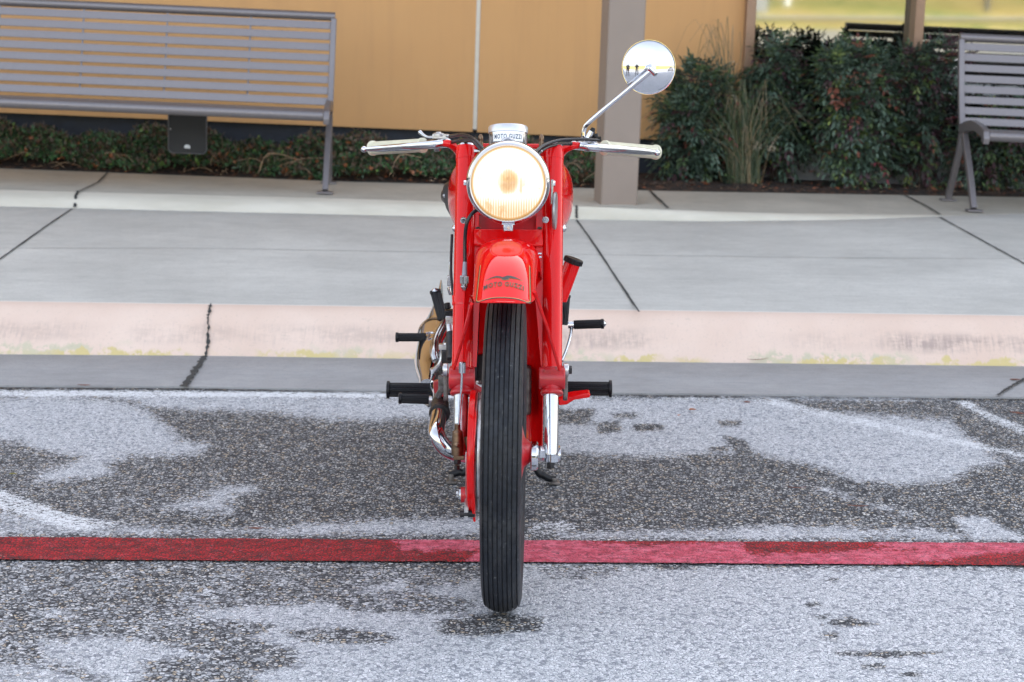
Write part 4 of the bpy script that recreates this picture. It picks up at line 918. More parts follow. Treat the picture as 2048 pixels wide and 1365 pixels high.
s_ = MB(); s_.tube([W(918.5, 990, -.055), W(922.5, 990, -.055)], .0145, 24); hexnut(s_, W(918.5, 990, -.056), -XX, .007, .006); s_.build('cam_nut', M['chrome_worn'], moto)
s_ = MB(); s_.tube([W(956, 806, -.03), W(951, 830, -.07), W(947, 870, -.105), W(945, 905, -.118), W(944, 950, -.115), W(946, 1005, -.09), W(949, 1042, -.05)], [.0035, .0042, .0045, .0045, .0045, .0045, .003], 10, 5, flat=.9); s_.build('torque_stay', M['red'], moto)
s_ = MB(); s_.tube([W(924, 733, -.01), W(923, 770, -.012), W(918, 850, -.014)], .0024, 10, 4); s_.build('brake_rod', M['chrome'], moto)
s_ = MB(); s_.lathe(W(924.5, 735, -.01), ZZ, [(-.011, .001), (-.011, .0068), (.009, .0068), (.011, .005), (.011, .001)], 18); s_.build('rod_ferrule', M['chrome'], moto)
s_ = MB(); s_.tube([W(929, 575, .12), W(927, 650, .06), W(925, 728, -.006)], .0022, 8, 4); s_.build('cable_inner', M['red'], moto)
# cable with knurled adjuster down the left leg
s_ = MB(); s_.tube([W(960, 418, .14), W(946, 426, .125), W(934, 446, .12), W(930, 480, .125), W(930, 526, .12)], .0038, 12, 6); s_.build('cable', M['cable'], moto)
s_ = MB(); s_.tube([W(930, 524, .12), W(929, 552, .117)], [.0042, .0052], 16); s_.build('cable_boot', basic('grey_cable_end', (.25, .27, .33), .4), moto)
s_ = MB(); R_ = []
c_ = W(928.5, 559, .115)
for t, r in ((-.009, .0075), (-.008, .0088), (.006, .0088), (.008, .0075)):
    R_.append([c_+ZZ*t+V3((cos(2*pi*j/44), sin(2*pi*j/44), 0))*(r*(1.0 if j % 2 else .92)) for j in range(44)])
s_.rings(R_); s_.lathe(c_-ZZ*.009, -ZZ, [(0, .0065), (.004, .0065), (.006, .008), (.010, .0055), (.014, .003), (.014, .001)], 18); s_.build('cable_adjuster', M['chrome_worn'], moto, smooth=25)
s_ = MB()
for zz_ in (594, 608): s_.tube([FK(926, zz_)-V3((0, 0, .002)), FK(926, zz_)+V3((0, .0009, .002))], .0225, 30)
s_.tube([FK(926, 594), FK(926, 610)], .0221, 30); s_.build('band_clamp', M['red'], moto)
# --- fender
FW_ = .0590
def fR(a): t = min(1, max(0, (math.degrees(a)-58)/34)); return .399+.026*(t*t*(3-2*t))
def fsurf(phi, a, off=0.0, w=None):                      # phi -1..1 across (beyond 1: valance), a arc angle
    p = abs(phi); sg = 1 if phi >= 0 else -1; ang = min(p, 1)*pi/2
    deg = math.degrees(a); w = FW_*(1+.0*deg) if w is None else w
    w *= 1+.22*min(1, max(0, (deg-75)/60)); dep = .040+.012*min(1, max(0, (deg-70)/60))
    X_ = w*(sin(ang)**.85); dr = dep*(1-max(0, cos(ang))**.95)
    if p > 1: dr += (p-1)*.09; X_ += (p-1)*.004
    nx_ = sin(ang); nr = cos(ang)
    return polar(sg*(X_+off*nx_), a, fR(a)-dr+off*nr)
A0, A1 = radians(57.5), radians(194)
def fshift(p, t): return radians(10)*min(1.22, abs(p))**2.5*max(0, 1-t*6)
s = MB(); NP, NA = 40, 90; rings = []
for i in range(NA+1):
    a = A0+(A1-A0)*i/NA; ex = 1.22 if True else 1
    rings.append([fsurf(-ex+2*ex*j/NP, a+fshift(-ex+2*ex*j/NP, i/NA)) for j in range(NP+1)])
s.rings(rings, False, False); fend = s.build('front_fender', M['red'], moto, solid=.0018, smooth=50)
# rolled front edge bead
s = MB(); s.tube([fsurf(-1.22+2.44*j/NP, A0+fshift(-1.22+2.44*j/NP, 0), -.0008) for j in range(NP+1)], .0016, 8); s.build('fender_lip', M['red'], fend)
def px_a(py):                                           # arc angle of the fender crown line that shows at picture row py
    best = None
    for k in range(400):
        a = A0+radians(40)*k/400; d = fsurf(0, a)-Cv; y = 682.5-FPX*d.dot(Uv)/d.dot(Fv)
        if y <= py: return a
    return a
def fmap(x, a, off):                                    # lateral metres, arc angle
    u = min(.999, (abs(x)/FW_)); ang = math.asin(min(.9999, u**(1/.85))); return fsurf((1 if x >= 0 else -1)*ang/(pi/2), a, off)
def ribbon2(pts, wd, off):
    s = MB(); vs = []
    for i, (x, a) in enumerate(pts):
        x0, a0 = pts[max(i-1, 0)]; x1, a1 = pts[min(i+1, len(pts)-1)]; dx, dy = x1-x0, (a1-a0)*.386; L = math.hypot(dx, dy) or 1; nx_, ny_ = -dy/L, dx/L
        vs += [fmap(x-nx_*wd/2, a-ny_*wd/2/.386, off), fmap(x+nx_*wd/2, a+ny_*wd/2/.386, off)]
    s.add(vs, [(2*i, 2*i+1, 2*i+3, 2*i+2) for i in range(len(pts)-1)]); return s
aB, aT = px_a(597), px_a(520); xm = .0505
U = []
for t in np.linspace(1, 0, 16): U.append((-xm*(.93+.07*(1-t)), aB+.028+(aT-aB-.028)*t))
for k in range(1, 9): q = k/9*pi/2; U.append((-xm+.010*(1-cos(q)), aB+.028*(1-sin(q))))
U += [(x, aB) for x in np.linspace(-xm+.011, xm-.011, 10)]
U += [(-x, a) for x, a in U[:24]][::-1]
ribbon2(U, .0022, .0006).build('pinstripe', M['ink'], fend, smooth=False)
ribbon2([(x*.975, a+.0035) for x, a in U], .0011, .0009).build('pinstripe', M['gold'], fend, smooth=False)
def text_mesh(txt, size, bold=0.0, spacing=1.1):
    cu = bpy.data.curves.new('lettering', 'FONT'); cu.body = txt; cu.size = size; cu.align_x = 'CENTER'; cu.space_character = spacing; cu.offset = bold; cu.resolution_u = 4
    ob = bpy.data.objects.new('lettering', cu); COL.objects.link(ob); bpy.context.view_layer.update()
    me = bpy.data.meshes.new_from_object(ob.evaluated_get(bpy.context.evaluated_depsgraph_get()))
    bm = bmesh.new(); bm.from_mesh(me); bmesh.ops.triangulate(bm, faces=bm.faces)
    for _ in range(1): bmesh.ops.subdivide_edges(bm, edges=[e for e in bm.edges if e.calc_length() > size*.35], cuts=1)
    vs = [v.co.copy() for v in bm.verts]; fs = [tuple(v.index for v in f.verts) for f in bm.faces]; bm.free()
    bpy.data.objects.remove(ob); bpy.data.curves.remove(cu); bpy.data.meshes.remove(me); return vs, fs
def put_text(txt, width, size, mapf, mat, par, bold, name='lettering'):
    vs, fs = text_mesh(txt, size, bold, 1.25); xs_ = [v.x for v in vs]; sc = width/(max(xs_)-min(xs_)); mid = (max(xs_)+min(xs_))/2
    s = MB(); s.add([mapf((v.x-mid)*sc, v.y) for v in vs], fs); return s.build(name, mat, par, smooth=False)
aTx = px_a(573)
def tmap(off): return lambda x, y: fmap(x, aTx+(y*1.85-.001-x*x*2.3)/.386, off)
put_text('MOTO GUZZI', .0745, .0092, tmap(.0008), M['gold'], fend, .0003)
put_text('MOTO GUZZI', .0740, .0092, tmap(.0012), M['ink'], fend, .00005)
aE = px_a(557); E_ = [(-36, -1), (-24, 2.4), (-15, 4), (-8, 3), (-3, 1), (1, 2.5), (6, 4.6), (13, 4.6), (22, 3), (36, -.5), (24, .3), (16, -.4), (11, .6), (8, -1.8), (11, -3.4), (7, -3.2), (2, -4.4), (-5, -3.0), (-2, -1.8), (-9, .2), (-16, 1.2), (-24, .6)]
for sc, off, mt in ((1.06, .0006, M['gold']), (1.0, .0010, M['ink'])):
    s = MB(); P_ = [fmap(x*.00098*(1 if sc == 1 else 1.02), aE+((y*sc+(0 if sc == 1 else -.4))*.0014)/.386, off) for x, y in E_]
    c0 = fmap(0, aE, off)
    tri = [(0, 1, 21), (1, 20, 21), (1, 2, 20), (2, 3, 20), (3, 19, 20), (3, 4, 19), (4, 18, 19), (4, 5, 18), (5, 13, 18), (5, 12, 13), (5, 6, 12), (6, 7, 12), (7, 11, 12), (7, 8, 11), (8, 10, 11), (8, 9, 10), (13, 14, 15), (13, 15, 16), (13, 16, 18), (16, 17, 18)]
    s.add(P_, tri); s.build('eagle_emblem', mt, fend, smooth=False)
s = MB(); s.tube([W(943, 608, -.17), W(925, 680, -.06), W(908, 738, .035)], [.0035, .0035, .003], 8); s.build('fender_stay', M['red'], fend)
s = MB(); s.tube([W(1069, 584, -.16), W(1096, 660, -.06), W(1119, 740, .035)], [.0035, .0035, .003], 8); s.build('fender_stay', M['red'], fend)
s = MB(); dome(s, W(1017, 482, .07), V3((0, -.5, .8)), .007); s.build('fender_bolt', M['steel_dark'], fend)
# --- yokes, head, inner fork plates
s = MB(); s.box(FK(1017, 480, .005), (.142, .035, .036), (XX, V3((0, .9, -.42)), V3((0, .42, .9)))); yk = s.build('lower_yoke', M['red'], moto, bevel=.003)
s = MB(); s.box(FK(1017, 455, .03), (.142, .012, .05), (XX, V3((0, .9, -.42)), V3((0, .42, .9)))); s.build('yoke_web', M['red_dirty'], yk, bevel=.002)
for x in (956, 1079): s = MB(); s.lathe(FK(x, 459, .0), -YY, [(0, .001), (0, .0055), (.003, .0055), (.003, .001)], 16); s.build('drain_hole', M['ink'], yk)
s = MB(); s.tube([FK(1017, 500, .06), FK(1017, 310, .06)], .026, 28); s.build('steering_head', M['red'], moto)
s = MB(); s.box(FK(1019, 300, .02), (.19, .05, .012), (XX, V3((0, .9, -.42)), V3((0, .42, .9)))); s.build('top_yoke', M['red'], moto, bevel=.004)
for xa, xb in ((945, 958), (1085, 1072)):
    s = MB(); s.prism([FK(xa, 390, -.004), FK(xb, 395, -.004), FK(xb, 470, -.004), FK(xb+(2 if xa < 1000 else -2), 600, -.004), FK(xa+(8 if xa < 1000 else -3), 735, 0), FK(xa-8 if xa < 1000 else xa+4, 735, 0)], YY*.006); s.build('fork_shroud', M['red'], moto, bevel=.001)
for x, y, d in ((1030, 505, .1), (1056, 512, .1)): pass
s = MB()
for y in (508, 515): s.tube([W(1066, y, .12), W(1083, y-.5, .12)], .0022, 8)
s.build('damper_wire', M['chrome'], moto)
def bolt(x, y, yr, ax, r, mat='chrome', nut=True):
    s = MB(); c = W(x, y, yr)
    s.lathe(c, ax, [(0, .001), (0, r*1.35), (.0012, r*1.35), (.0012, .001)], 20)
    if nut: hexnut(s, c, ax, r, r*1.1)
    else: dome(s, c, ax, r)
    s.build('bolt', M[mat], moto)
bolt(934, 367, .165, -XX, .006); bolt(1104, 368, .165, XX, .006)
bolt(927, 441, .140, -YY, .0050); bolt(1091, 440, .16, -YY, .0050); bolt(909, 457, .20, V3((-.8, -.6, 0)), .0055, nut=False); bolt(1128, 457, .20, V3((.8, -.6, 0)), .0055, nut=False)
s = MB(); s.lathe(W(1108.5, 422, .15), V3((.995, -.10, 0)), [(-.0015, .001), (-.0015, .036), (0, .038), (.0035, .038), (.0045, .036), (.0045, .001)], 48); s.build('steering_damper_disc', basic('grey_disc', (.33, .34, .35), .35, .7, .1, 60), moto)
s = MB(); s.box(W(1104, 384, .155), (.005, .012, .05)); s.build('disc_bracket', M['chrome_worn'], moto, bevel=.001)
# --- headlight
HC = W(1016.5, 366.5, .075); HR = rp(84.5, 1016, 366, .075)
prof = [(.002, HR*.865), (-.004, HR*.885), (-.006, HR*.915), (-.002, HR*.965), (.004, HR*.995), (.012, HR), (.02, HR*.985), (.024, HR*.955)]
s = MB(); s.lathe(HC, YY, prof, 96, caps=False); hl = s.build('headlight', M['chrome'], moto, solid=.001)
prof = [(.022, HR*.955), (.05, HR*.94), (.085, HR*.84), (.115, HR*.66), (.135, HR*.42), (.145, HR*.15), (.146, .0001)]
s = MB(); s.lathe(HC, YY, prof, 96, caps=False); s.build('shell', M['chrome'], hl)
m = NT('lit_lens'); co = m.co(); S_ = m.sep(co); X_, Z_ = S_[0], S_[2]
r_ = m.math('POWER', m.math('ADD', m.math('POWER', X_, 2), m.math('POWER', Z_, 2)), .5)
rn = m.math('DIVIDE', r_, HR*.865)
rib = m.math('ADD', m.math('MULTIPLY', m.math('SINE', m.math('MULTIPLY', X_, 1250)), .5), .5)
nz = m.noise(m.map(co, (3, 1, .8)), 26, 3, .5); nz2 = m.noise(m.map(co, (1.6, 1, 1)), 30, 4, .6)
low = m.sm(Z_, -.2*HR, -.75*HR)
v = m.math('MULTIPLY', low, m.math('ADD', .18, m.math('MULTIPLY', rib, .55)))
v = m.math('ADD', v, m.math('MULTIPLY', m.sm(nz2, .52, .66), m.math('MULTIPLY', m.sm(Z_, .35*HR, -.15*HR), .30)))
blob = m.math('POWER', m.math('ADD', m.math('POWER', m.math('DIVIDE', X_, HR*.235), 2), m.math('POWER', m.math('DIVIDE', m.math('ADD', Z_, -HR*.05), HR*.30), 2)), .5)
ring = m.math('MULTIPLY', m.sm(blob, 1.25, .55), m.math('ADD', .35, m.math('MULTIPLY', m.math('ADD', m.math('MULTIPLY', rib, .45), m.math('MULTIPLY', m.sm(nz2, .35, .65), .7)), .75)))
v = m.math('MAXIMUM', v, ring)
side_ = m.math('MULTIPLY', m.sm(m.math('ABSOLUTE', m.math('SUBTRACT', X_, HR*.30)), .06*HR, 0), m.math('MULTIPLY', m.sm(m.math('ABSOLUTE', m.math('ADD', Z_, HR*.05)), .28*HR, .1*HR), .8))
v = m.math('MAXIMUM', v, m.math('MULTIPLY', side_, m.math('MULTIPLY', m.sm(nz2, .35, .6), .5))); v = m.math('ADD', v, m.math('MULTIPLY', rib, m.math('MULTIPLY', m.sm(rn, .2, .8), .10)))
core = m.sm(m.math('POWER', m.math('ADD', m.math('POWER', m.math('ADD', X_, HR*.02), 2), m.math('POWER', m.math('ADD', Z_, -HR*.12), 2)), .5), .09*HR, .02*HR)
v = m.math('MAXIMUM', v, m.math('MULTIPLY', core, 1.0))
v = m.math('ADD', v, m.math('MULTIPLY', m.sm(rn, .94, 1.0), .8))
col = m.ramp(v, [(0, (1, .93, .82)), (.35, (.68, .50, .30)), (.65, (.66, .43, .19)), (1, (.52, .28, .09))])
m.out((.8, .8, .8), .05); m.put(m.b.inputs['Emission Color'], col); m.b.inputs['Emission Strength'].default_value = .29; m.b.inputs['Base Color'].default_value = (.1, .1, .1, 1)
m.b.inputs['Specular IOR Level'].default_value = .5
prof = [(.006, HR*.90), (.001, HR*.865), (-.005, HR*.76), (-.010, HR*.55), (-.013, HR*.28), (-.014, .0001)]
s = MB(); s.lathe(V3((0, 0, 0)), YY, prof, 96, caps=False)
hl['_o'] = tuple(BK); lens_ = s.build('lens', m.m); lens_.parent = hl; lens_.location = HC-BK
s = MB(); s.box(W(1016.5, 455, .075), (.019, .012, .016)); s.box(W(1016.5, 449, .072), (.026, .006, .004)); s.build('rim_clip', M['chrome'], hl, bevel=.0015)
s = MB(); hexnut(s, W(1017, 456, .068), -YY, .0042, .004); s.build('clip_screw', M['alu'], hl)
s = MB(); s.tube([W(1003, 287, .12), W(1006, 281, .12), W(1016, 277, .12), W(1026, 282, .12), W(1033, 290, .12)], .0028, 8, 4); s.build('shell_hook', M['chrome_worn'], hl)
# --- speedometer
dr_ = rp(38.5, 1016, 285, .165); SCn = W(1016, 300, .165); sa = V3((0, sin(radians(14)), cos(radians(14))))
hz = rp(47, 1016, 280, .165)
s = MB(); s.lathe(SCn, sa, [(-.012, dr_*.96), (.0, dr_*.985), (hz*.2, dr_*.985), (hz*.22, dr_), (hz*.68, dr_), (hz*.69, dr_*1.015), (hz*.93, dr_*1.015), (hz*.99, dr_*.98), (hz, dr_*.93), (hz*.97, dr_*.9)], 72); sp_ = s.build('speedometer', M['chrome_worn'], moto)
s = MB(); s.lathe(SCn, sa, [(hz*.70, dr_*1.017), (hz*.70, dr_*1.03), (hz*.95, dr_*1.03), (hz*1.0, dr_*.98), (hz, dr_*.90)], 72, caps=False); s.build('bezel', basic('satin_aluminium', (.62, .63, .66), .35, .7, .04, 60), sp_)
s = MB(); R_ = []
def spm(th, h, r): u_ = V3((0, -sa.z, sa.y)); return SCn+sa*h+(u_*cos(th)+XX*sin(th))*r
s.add([spm(-.86+1.72*i/24, hz*h, dr_*1.006) for h in (.26, .67) for i in range(25)], [(i, i+1, 26+i, 25+i) for i in range(24)]); s.build('name_band', M['white'], sp_)
put_text('MOTO GUZZI', 1.53*dr_, .0128, lambda x, y: spm(x/dr_, hz*.36+y, dr_*1.012), M['inkblue'], sp_, .00035)
s = MB(); s.lathe(SCn+sa*hz*.94, sa, [(0, dr_*.92), (.001, .0001)], 48); s.build('dial', M['ink'], sp_)
# --- handlebar
s = MB(); s.tube([W(880, 289, .34), W(893, 287, .31), W(903, 290.5, .31), W(914, 300, .32), W(925, 316, .34), W(955, 326, .35), W(1017, 328, .35), W(1085, 326, .35), W(1115, 316, .34), W(1128, 301, .32), W(1140, 294, .31), W(1150, 291, .31), W(1160, 292, .33)], .008, 18, 5); hb_ = s.build('handlebar', M['red'], moto)
for q_ in ([W(765, 296, .46), W(862, 289, .36), W(896, 286.5, .31)], [W(1147, 290.5, .31), W(1180, 294, .36), W(1280, 303, .46)]):
    s = MB(); s.tube(q_, .0095, 16); s.build('bar_end', M['chrome'], hb_)
def grip(a, b, r):
    s = MB(); ax = (b-a).normalized(); L = (b-a).length; P_ = [(0, .001), (0, r*.85), (.002, r*1.1), (.007, r*1.12), (.009, r)]
    k = 28
    for i in range(k): t = .012+(L-.018)*i/k; P_ += [(t, r*1.0), (t+.0012, r*.965)] 
    P_ += [(L-.006, r), (L-.005, r*1.12), (L, r*1.12), (L, .001)]
    s.lathe(a, ax, P_, 28); s.build('grip', M['ivory'], hb_)
grip(W(848, 291, .365), W(744, 297, .47), .0145); grip(W(1207, 296, .365), W(1313, 305, .47), .0145)
for a, b in ((W(738, 298, .475), W(745, 297.5, .47)), (W(1312, 305, .47), W(1317, 305.5, .475))):
    s = MB(); s.tube([a, b], .0125, 20); s.build('grip_end', M['steel_dark'], hb_, bevel=.001)
def lever(pts, rad, name='brake_lever'):
    s = MB(); s.tube(pts, rad, 14, 5, flat=.55, up=(0, 0, 1)); s.ball(pts[-1], rad[-1]*1.7, 12, 8); return s.build(name, M['chrome'], hb_)
lever([W(886, 286, .31), W(860, 290, .31), W(815, 294, .345), W(765, 297.5, .40), W(728, 299, .43)], [.0062, .0078, .0082, .0072, .0042], 'clutch_lever')
lever([W(1160, 291, .31), W(1190, 295, .31), W(1235, 299, .345), W(1285, 303, .40), W(1314, 306, .43)], [.0062, .0078, .0082, .0072, .0042])
# perches and clamps
s = MB(); s.box(W(878, 288, .335), (.040, .018, .012)); s.tube([W(868, 291, .35), W(880, 290, .35)], .0135, 20); s.tube([W(893, 287, .32), W(903, 286, .31)], .0045, 12); s.tube([W(884, 296, .33), W(884, 279, .33)], .005, 12); s.build('lever_perch', M['chrome_worn'], hb_, bevel=.0012)
s = MB(); s.box(W(881, 273, .345), (.034, .016, .009)); s.lathe(W(877, 270, .345), ZZ, [(-.003, .001), (-.003, .012), (.003, .012), (.0045, .006), (.006, .006), (.007, .001)], 24); s.tube([W(893, 272, .34), W(902, 273, .33)], .0035, 12); s.build('throttle_clamp', M['alu'], hb_, bevel=.0012)
s = MB(); s.tube([W(868, 275, .345), W(855, 275, .345), W(846, 270, .35), W(839, 264, .355)], [.0035, .0032, .0035, .005], 10, 4); s.build('air_lever', M['chrome_worn'], hb_)
s = MB(); s.box(W(1166, 289, .335), (.038, .018, .013)); s.tube([W(1180, 291, .35), W(1168, 291, .35)], .0135, 20); s.tube([W(1143, 287, .31), W(1154, 288, .32)], .0045, 12); s.tube([W(1161, 300, .33), W(1161, 280, .33)], .0065, 12); s.build('lever_perch', M['chrome_worn'], hb_, bevel=.0012)
s = MB(); s.lathe(W(1183, 283, .34), V3((0, -.3, 1)), [(-.012, .001), (-.012, .013), (.004, .013), (.010, .010), (.012, .001)], 24); s.tube([W(1177, 278, .33), W(1184, 263, .33)], .0075, 14); s.build('switch_body', M['chrome'], hb_)
s = MB(); s.tube([W(1184, 264, .33), W(1187, 256, .33)], [.0065, .004], 12); s.box(W(1196, 277, .33), (.013, .01, .008)); s.tube([W(1190, 268, .33), W(1193, 280, .33)], .006, 10); s.build('switch_toggle', M['black'], hb_, bevel=.001)
for pts in ([W(900, 273, .33), W(925, 270, .27), W(948, 279, .22), W(972, 304, .17)], [W(902, 286, .31), W(925, 280, .26), W(945, 283, .22), W(966, 304, .18)],
            [W(1200, 281, .33), W(1165, 279, .29), W(1120, 281, .25), W(1088, 291, .21), W(1066, 308, .17)], [W(1146, 288, .31), W(1118, 289, .26), W(1092, 296, .22), W(1072, 312, .18)]):
    s = MB(); s.tube(pts, .0036, 12, 6); s.build('cable', M['cable'], moto)
for x in (961, 1083):
    s = MB(); c_ = W(x, 291, .24); s.lathe(c_, sa, [(-.006, .001), (-.006, .0055), (.006, .0055), (.0065, .0045), (.010, .0045), (.012, .0055), (.018, .005), (.022, .003), (.023, .001)], 20); s.build('filler_stud', M['bronze'], moto)
s = MB(); s.tube([W(948, 303, .2), W(985, 301, .2)], .004, 10); s.tube([W(1050, 301, .2), W(1085, 303, .2)], .004, 10); s.build('instrument_bracket', M['chrome_worn'], moto)
# --- mirror
MCn = W(1298, 135, .33); mr = rp(54.5, 1298, 135, .33); RR = .152
ma = V3((-.035, -1, .055)).normalized()
ma = (-YY + XX*.112 + ZZ*.035).normalized()
prof = []
dz_ = RR-sqrt(RR*RR-(mr*.97)**2)
for k in range(25):
    r = mr*.965*k/24; prof.append((-(RR-sqrt(RR*RR-r*r)), max(r, .0001)))
prof += [(-dz_-.0008, mr*.975), (-dz_+.0012, mr*.985), (-dz_+.0012, mr*1.0), (-dz_-.004, mr*1.0), (-dz_-.006, mr*.97)]
s = MB(); s.lathe(MCn+ma*dz_*.7, ma, prof, 96, caps=False); mir = s.build('mirror', M['chrome'], moto, smooth=50)
s = MB(); s.lathe(MCn+ma*(dz_*.7-dz_-.0055), ma, [(0, .0001), (0, mr*.965)], 64); s.build('mirror_glass', basic('mirror_glass', (.8, .8, .82), .02, 1, .01, 5), mir)
bj = W(1303, 138, .30)
s = MB(); s.ball(bj+YY*.008, .0098, 20, 12); s.tube([bj+YY*.012, W(1300, 135, .33)], .008, 16); s.tube([W(1299, 136, .29), W(1311, 147, .29)], [.0075, .0065], 18); s.lathe(W(1309, 147, .292), V3((.4, -.85, -.35)), [(-.006, .001), (-.006, .006), (.002, .006), (.004, .004), (.004, .001)], 18); s.build('ball_joint', M['chrome'], mir)
s = MB(); s.tube([W(1167, 288, .335), W(1167, 274, .335), W(1169, 258, .335), W(1180, 243, .33), W(1240, 193, .31), W(1302, 142, .29)], [.0052]*6, 14, 5); s.build('mirror_stem', M['chrome'], mir)
# --- fuel tank, saddle, rear
def loft(secs, n=40, pw=2.0):
    R_ = []
    for (c, hw, hh) in secs:
        R_.append([c+V3((hw*abs(cos(t))**(2/pw)*(1 if cos(t) >= 0 else -1), 0, hh*abs(sin(t))**(2/pw)*(1 if sin(t) >= 0 else -1))) for t in [2*pi*j/n for j in range(n)]])
    return R_
cx = -.0065
T = [(.30, .045, .04, .80), (.335, .085, .075, .785), (.40, .118, .098, .775), (.50, .138, .108, .768), (.62, .142, .106, .762), (.74, .132, .098, .755), (.86, .105, .085, .748), (.94, .07, .06, .745), (.96, .03, .03, .745)]
s = MB(); s.rings(loft([(V3((cx, AX+y, z)), w_, h_) for y, w_, h_, z in T], 48, 2.6)); tk = s.build('fuel_tank', M['red'], moto)
tk.modifiers.new('sub', 'SUBSURF').levels = 1
s = MB(); s.lathe(V3((cx, AX+.5, .872)), ZZ, [(0, .001), (0, .03), (.012, .03), (.015, .02), (.015, .001)], 28); s.build('tank_cap', M['chrome'], tk)
S_ = [(.93, .045, .02, .735), (.98, .10, .028, .725), (1.06, .150, .032, .705), (1.16, .165, .034, .70), (1.24, .16, .034, .705), (1.30, .11, .03, .71), (1.31, .05, .015, .71)]
s = MB(); s.rings(loft([(V3((cx-.012, AX+y, z)), w_, h_) for y, w_, h_, z in S_], 40, 3)); sd2 = s.build('saddle', M['leather'], moto)
# leather saddle flaps that hang at both sides
def flap(pts, off):
    s = MB(); s.prism(pts, off); return s
s = flap([W(886, 372, 1.0), W(897, 366, .95), W(912, 366, .9), W(912, 440, .9), W(902, 436, .95), W(893, 420, .98), W(887, 398, 1.0)], YY*.05); s.build('saddle_flap', M['leather'], sd2, bevel=.006)
dm = MB(); dome(dm, W(889, 392, .99), -YY, .0035); dm.build('stud', M['alu'], sd2)
s = flap([W(1125, 372, .92), W(1138, 374, .95), W(1144, 382, .98), W(1145, 400, .99), W(1138, 405, .97), W(1125, 400, .92)], YY*.05); s.build('saddle_flap', M['leather'], sd2, bevel=.006)
RWC = V3((-.010, AX+1.40, .316)); rw = wheel(RWC, XX, 'rear_wheel', moto)
s = MB(); s.lathe(RWC, XX, [(-.06, .001), (-.06, .10), (-.03, .105), (-.028, .03), (.028, .03), (.03, .07), (.045, .07), (.045, .001)], 40); s.build('hub', M['alu_dark'], rw)
s = MB(); R_ = []
for i in range(50):
    a = radians(35+150*i/49); R_.append([RWC+V3((.075*sin(pi*t/2), cos(a)*(.385-.03*(1-cos(pi*t/2))), sin(a)*(.385-.03*(1-cos(pi*t/2))))) for t in np.linspace(-1.1, 1.1, 17)])
s.rings(R_, False, False); rf = s.build('rear_fender', M['red'], moto, solid=.002)
s = MB(); s.lathe(RWC+V3((0, .36, .20)), V3((0, 1, .2)), [(0, .03), (.03, .032), (.045, .02), (.047, .001)], 24); s.build('taillight', basic('red_lens', (.3, .01, .01), .2, 0, .1, 9, coat=1), rf)
s = MB()
for sx_ in (-.09, .09):
    s.tube([V3((cx+sx_, AX+1.0, .36)), V3((cx+sx_, AX+1.40, .33))], .014, 12); s.tube([V3((cx+sx_, AX+.95, .7)), V3((cx+sx_, AX+1.38, .36))], .010, 12)
s.tube([V3((cx, AX+.30, .80)), V3((cx, AX+.36, .52)), V3((cx, AX+.52, .26)), V3((cx, AX+1.0, .22))], .018, 16, 5)
s.tube([V3((cx, AX+.30, .80)), V3((cx, AX+.95, .70)), V3((cx, AX+1.05, .36)), V3((cx, AX+1.0, .22))], .016, 14, 4); s.build('frame', M['red'], moto)
# --- engine: horizontal single
ec = V3((cx, AX+.60, .335))
s = MB()
s.lathe(V3((cx, AX+.40, .355)), YY, [(0, .001), (0, .03), (.01, .045), (.03, .05)]+sum([[(.035+.013*k, .052), (.036+.013*k, .088), (.0395+.013*k, .088), (.0405+.013*k, .052)] for k in range(17)], [])+[(.27, .055), (.27, .001)], 40); eg = s.build('engine', M['alu_dark'], moto)
s = MB(); s.lathe(V3((cx-.09, AX+.86, .34)), XX, [(0, .001), (0, .09), (.01, .105), (.04, .12), (.14, .12), (.17, .105), (.18, .001)], 40); s.box(V3((cx, AX+1.0, .36)), (.17, .22, .20)); s.build('crankcase', M['alu_dark'], eg, bevel=.012)
s = MB(); s.lathe(V3((cx+.088, AX+.86, .34)), XX, [(0, .001), (0, .128), (.004, .134), (.028, .134), (.032, .125), (.032, .001)], 48); s.build('flywheel', M['steel_dark'], eg)
s = MB(); s.box(V3((cx, AX+.395, .36)), (.10, .03, .11)); s.box(V3((cx-.04, AX+.42, .43)), (.04, .06, .04)); s.build('cylinder_head', M['alu_dark'], eg, bevel=.008)
s = MB(); s.lathe(V3((-.085, AX+.50, .47)), ZZ, [(0, .001), (0, .014), (.01, .018), (.04, .018), (.045, .012), (.07, .012), (.075, .001)], 20); s.tube([V3((-.085, AX+.50, .49)), V3((-.085, AX+.62, .51))], .017, 16); s.build('carburettor', M['alu'], eg, bevel=.001)
s = MB(); s.box(W(898, 628, .44), (.018, .03, .018)); s.tube([W(896, 618, .44), W(894, 606, .44)], [.008, .0065], 12); s.build('carburettor_top', M['black'], eg, bevel=.002)
s = MB(); s.box(W(899, 640, .43), (.016, .03, .020)); s.tube([W(892, 634, .43), W(905, 634, .43)], .006, 12); s.tube([W(899, 650, .42), W(901, 668, .41)], .008, 12); s.tube([W(890, 700, .42), W(892, 686, .42)], .006, 12); s.box(W(886, 694, .42), (.018, .02, .012)); s.build('carburettor_body', M['alu'], eg, bevel=.001)
s = MB(); s.tube([W(902, 665, .40), W(903, 720, .36)], .011, 14); s.box(W(893, 712, .42), (.022, .03, .03)); s.build('oil_pump', M['steel_dark'], eg, bevel=.003)
s = MB(); s.tube([W(888, 742, .3), W(896, 760, .28), W(894, 785, .26)], .006, 10, 3); s.box(W(886, 766, .32), (.02, .02, .03)); s.tube([W(884, 778, .3), W(876, 792, .34)], .007, 10); s.build('oil_union', M['alu_dark'], eg, bevel=.001)
